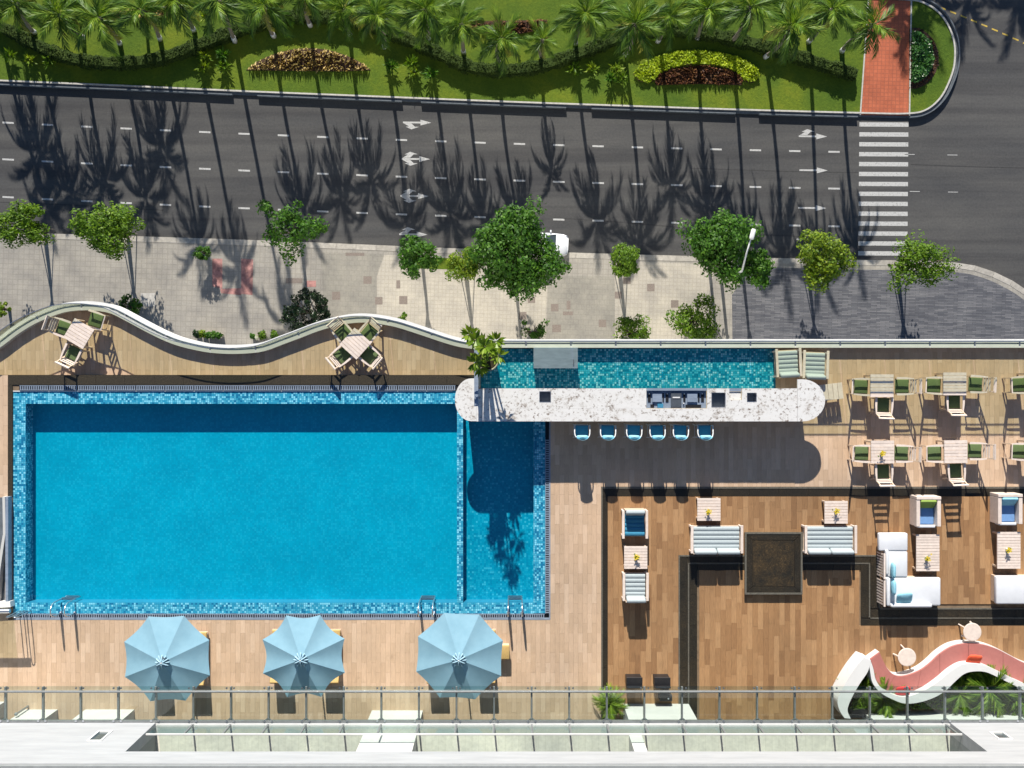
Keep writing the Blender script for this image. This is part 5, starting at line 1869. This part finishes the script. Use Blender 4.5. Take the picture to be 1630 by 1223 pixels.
# granite planter block
def build_block():
    t = thing('granite_block', 'square dark granite slab planter with a pale rim between the bench sofas', 'planter', D(1231.5, 897, .16))
    k = (34 - .16) / FP
    a, b = 92 * k, 99 * k
    obj('base', MB().box((0, 0, .06), (a - .04, b - .04, .12)), 'granite', t)
    rm = .16
    obj('rim', MB().box((0, b / 2 - .03, .14), (a, .06, .05)), 'granite_edge', t)
    obj('rim', MB().box((0, -b / 2 + .03, .14), (a, .06, .05)), 'granite_edge', t)
    obj('rim', MB().box((a / 2 - .03, 0, .14), (.06, b - .125, .05)), 'granite_edge', t)
    obj('rim', MB().box((-a / 2 + .03, 0, .14), (.06, b - .125, .05)), 'granite_edge', t)
    h0, h1 = .15, .135
    A, B = a / 2 - .065, b / 2 - .065; C, E = a / 2 - .26, b / 2 - .26
    for q in (((-A, B), (A, B), (C, E), (-C, E)), ((-A, -B), (A, -B), (C, -E), (-C, -E)), ((A, -B), (A, B), (C, E), (C, -E)), ((-A, -B), (-A, B), (-C, E), (-C, -E))):
        cx = sum(p[0] for p in q) / 4; cy = sum(p[1] for p in q) / 4
        obj('border_slab', MB().prism([(cx + (p[0] - cx) * .99, cy + (p[1] - cy) * .99) for p in q], .1, .148), 'granite', t)
    obj('centre_slab', MB().prism([(-C + .01, -E + .01), (C - .01, -E + .01), (C - .01, E - .01), (-C + .01, E - .01)], .1, .14), 'granite_mottled', t)


build_block()


# ---------------------------------------------------------------- parasols and sunbeds
def build_parasol(px, py, rot, label, sag, R):
    t = thing('parasol', label, 'parasol', D(px, py, 2.18), rot, 'blue parasols beside the pool')
    zr, za = 2.18, 2.62
    obj('foot', MB().lathe([(.28, 0), (.28, .06), (.05, .09), (.04, .3)], n=20), 'cement', t)
    obj('pole', MB().tube([(0, 0, .08), (0, 0, za + .02)], .025, 8), 'teak_warm', t)
    # eight panels
    a0, a1 = -PI / 8, PI / 8
    N = 7
    vs = []; fs = []
    for i in range(N):
        u = (i / (N - 1)) * .97 + .03
        for j in range(N):
            v = j / (N - 1)
            a = a0 + (a1 - a0) * v
            p0 = Vector((math.cos(a0), math.sin(a0), 0)); p1 = Vector((math.cos(a1), math.sin(a1), 0))
            q = p0.lerp(p1, v) * R * u
            s = math.sin(PI * v) * u
            q *= (1 - sag * s)
            zz = za - (za - zr) * (u ** .93) - .045 * s
            vs.append((q.x, q.y, zz))
    for i in range(N - 1):
        for j in range(N - 1):
            o = i * N + j
            fs.append((o, o + N, o + N + 1, o + 1))
    me = MB().add(vs, fs).mesh('canopy_panel', 'parasol', True)
    for k in range(8):
        obj('canopy_panel', me, None, t, rot=(0, 0, k * PI / 4))
        c, s = math.cos(k * PI / 4 + PI / 8), math.sin(k * PI / 4 + PI / 8)
        obj('rib', MB().tube([(.05 * c, .05 * s, za - .07), (R * .98 * c, R * .98 * s, zr - .03)], .012, 5), 'steel_dark', t)
    cap = MB()
    for k in range(12):
        a = k * PI / 6
        M = Matrix.Translation((.12 * math.cos(a), .12 * math.sin(a), za + .015 + .02 * (k % 2))) @ Matrix.Rotation(a, 4, 'Z') @ Matrix.Rotation(.3 + .25 * (k % 2), 4, 'Y')
        cap.pillow(None, (.26, .045, .09), M, 5)
    obj('gathered_top', cap, 'parasol_trim', t, True)
    obj('finial', MB().lathe([(.035, 0), (.045, .04), (.02, .09), (.005, .11)], (0, 0, za + .02), 10), 'white_gloss', t, True)
    return t


def build_bed():
    t = thing('sunbed', 'x', 'sunbed', group='mustard sunbeds under the parasols')
    obj('frame', MB().box((0, .05, .16), (.64, 1.72, .06)), 'teak_warm', t)
    for sx in (-1, 1):
        for sy in (-.7, .8):
            obj('leg', MB().box((sx * .27, sy, .0675), (.05, .05, .135)), 'teak_warm', t)
    obj('mattress', MB().box((0, .36, .24), (.62, 1.1, .1), bev=.03), 'mustard', t, True)
    obj('backrest', MB().box(None, (.62, .72, .1), M=Matrix.Translation((0, -.46, .4)) @ Matrix.Rotation(-.62, 4, 'X'), bev=.03), 'mustard', t, True)
    obj('prop', MB().bar((0, -.62, .17), (0, -.66, .46), .4, .03, (0, 1, 0)), 'teak_warm', t)
    return t


bedp = build_bed(); BF = [True]
UM = [(266, 1048.5, .02, 1.43, 0.035), (483.5, 1044.6, .01, 1.38, 0.085), (731.6, 1044.6, -.05, 1.43, 0.02)]
UL = ['pale blue octagonal parasol with a loose cord on top, by the skewed pool ladder', 'pale blue octagonal parasol with deeply scalloped edges between the other two', 'pale blue octagonal parasol nearest the lounge deck beside two pool ladders']
BL = ['mustard sunbed under the parasol with the loose cord', 'mustard sunbed under the deeply scalloped parasol', 'mustard sunbed under the parasol nearest the lounge deck']
for i, (px, py, rot, nm, sag) in enumerate(UM):
    build_parasol(px, py, rot, UL[i], sag, nm)
    for dx in ((-14, 46) if i == 0 else (-37, 42)):
        loc = D(px + dx, py + 4, .4)
        if BF[0]:
            BF[0] = False; bedp.location = loc; bedp['label'] = BL[i]
        else:
            copy_tree(bedp, loc, 0, BL[i])
cord = obj('cord', MB().tube([(0, 0, 0), (.06, .1, .01), (.02, .17, -.02), (.1, .12, .02), (.16, .02, -.03), (.12, -.05, -.01)], .012, 6), 'steel_dark', None, True)
u0 = [o for o in COL.objects if o.name.startswith('parasol') and o.type == 'EMPTY'][0]
cord.parent = u0; cord.location = (-.02, .02, 2.66)
t = thing('side_stool', 'mustard cube stool beside the parasol nearest the lounge deck', 'stool', D(800, 1039, .36))
obj('cushion', MB().box((0, 0, .31), (.46, .46, .1), bev=.03), 'mustard', t, True)
obj('base', MB().box((0, 0, .13), (.42, .42, .26)), 'teak_warm', t)


# ---------------------------------------------------------------- pool ladders
def build_ladder(px, label, skew):
    x, y = W(px, 977, DZ)
    t = thing('pool_ladder', label, 'ladder', (x, y, DZ - .045), skew, 'chrome pool ladders')
    W_ = 22 * 34 / FP / 2
    for sx in (-1, 1):
        s = sx * W_
        pts = [(s, .02, .0), (s, .02, .45), (s, .06, .66), (s, .16, .77), (s, .30, .77), (s, .42, .66), (s, .47, .42), (s, .47, -.45)]
        c = catmull(pts, 4)
        obj('handrail', MB().tube(c, .022, 8), 'steel', t, True)
        obj('flange', MB().lathe([(.05, .002), (.05, .02), (.03, .03)], (s, .02, 0), 10), 'steel', t)
    for z in (-.08, -.36):
        obj('tread', MB().box((0, .475, z), (2 * W_, .09, .03)), 'steel', t)
    return t


build_ladder(107, 'chrome pool ladder set slightly askew by the glass-railed stairs', .0)
build_ladder(680, 'chrome pool ladder next to the pool dividing wall', 0)
build_ladder(820, 'chrome pool ladder in the small side pool', 0)


# ---------------------------------------------------------------- stairs with glass rail at the pool's short side
def build_stairs():
    t = thing('stair_balustrade', 'white-kerbed stair opening with a glass rail at the short end of the pool', 'balustrade', (*W(5, 880, DZ), DZ))
    ox, oy = t.location.x, t.location.y
    P = lambda px, py: (W(px, py, DZ)[0] - ox, W(px, py, DZ)[1] - oy)
    def block(q, z0, z1, mat, name):
        return obj(name, MB().prism([P(*p) for p in q], z0, z1), mat, t)
    block([(-60, 792), (8, 792), (8, 960), (-60, 960)], -.031, .006, 'kerb_dark', 'stair_floor')
    block([(9, 790), (13, 790), (14, 850), (10, 850)], -.031, .22, 'plaster', 'kerb')
    block([(10, 850.3), (14, 850.3), (6, 905), (2, 960), (-2, 960), (1, 905)], -.031, .24, 'plaster', 'kerb')
    block([(14.4, 790), (18.8, 790), (18.8, 958), (14.4, 958)], -.031, .25, 'steel_blue', 'kerb')
    block([(-60, 958.4), (22, 955), (23, 964), (-60, 969)], -.034, .26, 'white_paint', 'wall')
    a = P(-60, 967.5); b = P(19, 965)
    obj('glass_pane', MB().prism([P(-60, 969.4), P(20, 965.3), P(20, 965.6), P(-60, 969.7)], .02, .98), 'glass_rail', t)
    obj('top_rail', MB().tube([(P(-60, 963)[0], P(-60, 963)[1], 1.02), (P(40, 962)[0], P(40, 962)[1], 1.02)], .075, 10), 'steel', t)
    for px in (31, 42):
        p = P(px, 975)
        c = catmull([(p[0], p[1] + .05, -.045), (p[0], p[1] + .05, .8), (p[0] + .06, p[1] + .05, .95), (p[0] + .13, p[1] + .05, .8), (p[0] + .13, p[1] + .05, -.045)], 4)
        obj('handrail', MB().tube(c, .017, 8), 'steel', t, True)


build_stairs()


# ---------------------------------------------------------------- frangipani in a pot by the bar
def build_frangipani():
    x, y = W(776, 573, DZ + .55)
    t = thing('potted_tree', 'tall frangipani in a round white pot at the corner of the bar pond', 'potted tree', (x, y, DZ - .0485))
    obj('pot', MB().lathe([(.25, -.002), (.33, .3), (.36, .55), (.38, .55), (.38, .62), (.33, .62), (.32, .52)], n=24), 'pot_clay', t, True)
    obj('soil', MB().lathe([(.315, .5), (.315, .55)], n=20), 'soil', t)
    rng = np.random.default_rng(3)
    tips = []
    for px, py, h in ((748, 532, 2.9), (757, 541, 3.1), (768, 545, 2.7), (789, 543, 2.9), (779, 557, 3.2), (766, 567, 2.3), (757, 577, 2.5), (764, 585, 2.2), (794, 566, 2.2), (772, 552, 3.4)):
        q = W3(px, py, DZ + h)
        tips.append(Vector((q.x - x, q.y - y, h + .05)))
    br = MB()
    for p in tips:
        m = Vector((p.x * .35, p.y * .35, .55 + (p.z - .55) * .5))
        br.tube([(p.x * .06, p.y * .06, .5), m, p], [.05, .035, .022], 7)
    obj('branches', br, 'bark', t, True)
    P = []; N = []; A = []
    for p in tips:
        n = 26
        a = rng.uniform(0, 2 * PI, n); el = rng.uniform(-.25, .9, n)
        d = np.stack([np.cos(a) * np.cos(el), np.sin(a) * np.cos(el), np.sin(el)], 1)
        P.append(np.array(p) + d * .19); A.append(d)
        N.append(np.stack([-np.cos(a) * np.sin(el), -np.sin(a) * np.sin(el), np.cos(el)], 1))
    P = np.concatenate(P); N = np.concatenate(N); A = np.concatenate(A)
    obj('leaves', leaf_mesh('leaves', P, N, rng.uniform(.26, .36, len(P)), 'leaf_frangipani', .28, rng, along=A), None, t)


build_frangipani()


# ---------------------------------------------------------------- wavy bench with planter
def build_bench():
    FRONT = [(1400, 1039), (1406, 1052), (1413, 1065), (1422, 1074), (1433, 1077), (1448, 1074.5), (1466, 1067), (1481, 1056), (1496, 1042), (1514, 1030.5), (1532, 1025.5), (1551, 1025), (1569, 1027.5), (1588, 1034), (1606, 1043), (1630, 1055.5), (1660, 1066), (1700, 1075)]
    REAR = [(1385, 1050), (1390, 1064), (1394, 1082), (1404, 1096), (1422, 1106), (1440, 1109.5), (1459, 1105), (1477, 1096.5), (1496, 1083), (1514, 1068), (1532, 1058), (1551, 1056.5), (1569, 1060), (1588, 1068.5), (1606, 1077.5), (1630, 1088.5), (1650, 1097), (1690, 1107)]
    OUT = [(1382.5, 1052), (1385, 1068), (1389, 1087), (1402, 1103), (1422, 1114), (1440, 1120), (1462, 1118.6), (1486, 1111), (1505, 1100), (1520, 1085.5), (1535, 1073), (1551, 1069), (1569, 1070), (1588, 1078), (1606, 1087), (1626, 1097), (1646, 1106), (1686, 1117)]
    c0 = W(1500, 1090, DZ)
    t = thing('wavy_bench', 'serpentine built-in bench with salmon cushions and a white planter back', 'bench', (c0[0], c0[1], DZ))
    def loc(line, z):
        return [(W(px, py, DZ + z)[0] - c0[0], W(px, py, DZ + z)[1] - c0[1]) for px, py in line]
    hs, hb = .45, .78
    F = catmull(FRONT, 6); Rr = catmull(REAR, 6); O = catmull(OUT, 6)
    # seat plinth just proud of the cushions
    Fw, Rw = loc(F, hs), loc(Rr, hs)
    Fo = offset(Fw, .018)
    obj('seat_plinth', MB().ribbon(Fo, Rw, .002, hs - .09), 'white_gloss', t)
    n = len(F)
    cuts = [0, 20, 36, 48, 63, 81, n - 1]
    for a, b in zip(cuts[:-1], cuts[1:]):
        ia, ib = a, b
        A = [Fw[i] for i in range(ia, ib + 1)]; B = [Rw[i] for i in range(ia, ib + 1)]
        # small joint between cushions
        def shrink(L):
            L = list(L)
            L[0] = tuple(p + (q - p) * .08 for p, q in zip(L[0], L[1])); L[-1] = tuple(p + (q - p) * .08 for p, q in zip(L[-1], L[-2]))
            return L
        A, B = shrink(A), shrink(B)
        B = [tuple(q + (p - q) * .02 for p, q in zip(u, v)) for u, v in zip(A, B)]
        obj('seat_cushion', MB().ribbon(A, B, hs - .088, hs), 'pink_fabric', t)
    obj('back_wall', MB().ribbon(loc(Rr, hb), loc(O, hb), .002, hb), 'white_gloss', t)
    # wing wall closing the planter
    wing_o = [(1375, 1046.5), (1362, 1062), (1350, 1080), (1340, 1098), (1333, 1115), (1336, 1130), (1344, 1143)]
    wing_i = [(1386, 1051), (1381, 1069), (1369, 1087), (1359, 1104), (1351, 1121), (1349, 1132), (1354, 1144)]
    obj('wing_wall', MB().ribbon(loc(catmull(wing_o, 4), hb), loc(catmull(wing_i, 4), hb), .002, hb + .02), 'white_gloss', t)
    soil = [(1382, 1072), (1388, 1088), (1402, 1105), (1422, 1116), (1440, 1122), (1462, 1120), (1488, 1112), (1507, 1100), (1521, 1088), (1536, 1075), (1551, 1071), (1569, 1072), (1588, 1080), (1620, 1095), (1680, 1116), (1680, 1128), (1500, 1128), (1351, 1128), (1360, 1106)]
    obj('soil', MB().prism([(p[0], p[1]) for p in loc(soil, .3)], .002, .3), 'soil', t)
    # plants of the planter
    def feathery(px, py, n, L, label, seed, mat='leaf_young', h=.25):
        q = W3(px, py, DZ + h + .3)
        tt = thing('areca_palm', label, 'plant', (q.x, q.y, DZ + .298), 0, 'feathery palms in the bench planter')
        r = random.Random(seed)
        me = frond_mesh('frond', L, .35, seed, mat)
        for k in range(n):
            el = math.radians(75 - 60 * k / n + r.uniform(-8, 8))
            M = Matrix.Rotation(k * 2.4 + r.random() * .4, 4, 'Z') @ Matrix.Rotation(-el, 4, 'Y') @ Matrix.Scale(r.uniform(.75, 1.1), 4)
            o = bpy.data.objects.new('frond', me); COL.objects.link(o); o.parent = tt; o.matrix_basis = M
        return tt
    feathery(1377, 1096, 12, .75, 'small feathery palm in the narrow corner of the bench planter', 81)
    feathery(1410, 1115, 26, .8, 'full feathery palm behind the bench end with the crimson cushion', 82)
    feathery(1531, 1107, 22, .75, 'feathery palm in the hollow of the bench below the orange cushion', 83)
    feathery(1577, 1097, 26, 1.1, 'largest feathery palm, spreading over the bench back', 84)
    feathery(1618, 1112, 14, 1.0, 'feathery palm at the far end of the bench planter', 85)
    rng = np.random.default_rng(17)
    poly = [W(px, py, DZ + .3) for px, py in soil]
    pa = np.array(poly); x0, y0 = pa.min(0); x1, y1 = pa.max(0)
    n = 5200
    gx = rng.uniform(x0, x1, n); gy = rng.uniform(y0, y1, n)
    k = in_poly(gx, gy, poly); gx, gy = gx[k], gy[k]; n = len(gx)
    pos = np.stack([gx, gy, np.full(n, DZ + .3) + rng.uniform(.02, .12, n)], 1)
    o = obj('ground_cover', leaf_mesh('ground_cover', pos, rng.normal(size=(n, 3)) * .8 + np.array([0, 0, .8]), rng.uniform(.08, .18, n), 'leaf_bright', .35, rng), None)
    tag(o, 'low green ground cover filling the bench planter', 'plants', kind='stuff')
    # cushions on the bench
    for px, py, mat, lab, rz in ((1437, 1101, 'red_fabric', 'crimson cushion in the inner bend of the bench', .1), (1550, 1051, 'orange_fabric', 'orange-red cushion on the outer bend of the bench', -.1)):
        q = W(px, py, DZ + hs + .2)
        cc = obj('bench_cushion', MB().pillow(None, (.48, .48, .15), Matrix.Translation((0, 0, .2)) @ Matrix.Rotation(.6, 4, 'X') @ Matrix.Rotation(rz, 4, 'Z')), mat, None, True, loc=(q[0], q[1], DZ + hs + .003))
        tag(cc, lab, 'cushion')
    # round stools
    for px, py, lab in ((1444, 1046.5, 'round cream stool table in the inner bend of the bench'), (1548, 1006.5, 'round cream stool table by the outer bend of the bench')):
        q = thing('round_table', lab, 'table', D(px, py, .5), rnd.uniform(0, 1), 'round cream stool tables')
        obj('top', MB().lathe([(.27, .46), (.295, .465), (.3, .48), (.295, .495), (.27, .5)], n=32), 'teak_pale', q, False)
        for k in range(4):
            a = k * PI / 2 + 2.4
            c, s = math.cos(a), math.sin(a)
            obj('leg', MB().bar((c * .27, s * .27, 0), (c * .2, s * .2, .46), .05, .035, (s, -c, 0)), 'teak_pale', q)


build_bench()


# ---------------------------------------------------------------- small things under the canopy
def build_small():
    for px, lab in ((1010, 'black ottoman with a low back beside the leafy corner plant'), (1054.5, 'black ottoman with a low back standing before the loudspeaker')):
        t = thing('ottoman', lab, 'ottoman', D(px, 1087, .5), 0, 'black ottomans under the canopy')
        obj('body', MB().box((0, 0, .23), (.5, .30, .46), bev=.015), 'black', t)
        obj('lid', MB().box((0, 0, .475), (.53, .33, .03), bev=.01), 'black', t)
        obj('back', MB().box((0, -.12, .57), (.5, .05, .16), bev=.012), 'black', t)
    t = thing('speaker', 'small black loudspeaker with a grille on the bare white pier', 'speaker', D(1060, 1112, .35), 0)
    obj('body', MB().box((0, 0, .17), (.42, .2, .34), bev=.015), 'black', t)
    obj('grille', MB().box((0, .104, .17), (.36, .012, .28)), 'steel_dark', t)
    obj('knob', MB().lathe([(.03, 0), (.03, .03), (.02, .035)], (.08, 0, .34), 10), 'steel', t)
    t = thing('speaker', 'black loudspeaker lying in the corner of the bench planter', 'speaker', (*W(1365, 1134, DZ + .3), DZ + .004), 0)
    obj('body', MB().box((0, 0, .2), (.62, .3, .4), bev=.015), 'black', t)
    obj('grille', MB().box((0, .155, .2), (.55, .012, .32)), 'steel_dark', t)
    # corner plant
    q = W(972, 1122, DZ + .6)
    t = thing('potted_plant', 'leafy bright green plant in a square white pot under the canopy', 'potted plant', (q[0], q[1], DZ + .0025))
    obj('pot', MB().box((0, 0, .2), (.42, .42, .4), bev=.02), 'white_paint', t)
    obj('soil', MB().box((0, 0, .402), (.36, .36, .01)), 'soil', t)
    me = frond_mesh('frond', .55, .3, 91, 'leaf_frangipani')
    r = random.Random(5)
    for k in range(36):
        el = math.radians(80 - 75 * k / 36 + r.uniform(-8, 8))
        o = bpy.data.objects.new('frond', me); COL.objects.link(o); o.parent = t
        o.matrix_basis = Matrix.Translation((0, 0, .4)) @ Matrix.Rotation(k * 2.4, 4, 'Z') @ Matrix.Rotation(-el, 4, 'Y') @ Matrix.Scale(r.uniform(.7, 1.15), 4)
    # floor uplights seen through the canopy
    for px in (630, 1200, 1260, 1350):
        pass
    a = W(60, 1142, DZ)
    t = thing('wall_lamp', 'slim grey lamp post standing before the white pier', 'lamp', (*W(45, 1124, DZ), DZ + .0025))
    obj('post', MB().tube([(0, 0, 0), (0, 0, .8)], .03, 8), 'steel_frame', t)
    obj('cap', MB().lathe([(.05, .8), (.06, .84), (.03, .9)], n=12), 'steel_frame', t)


build_small()
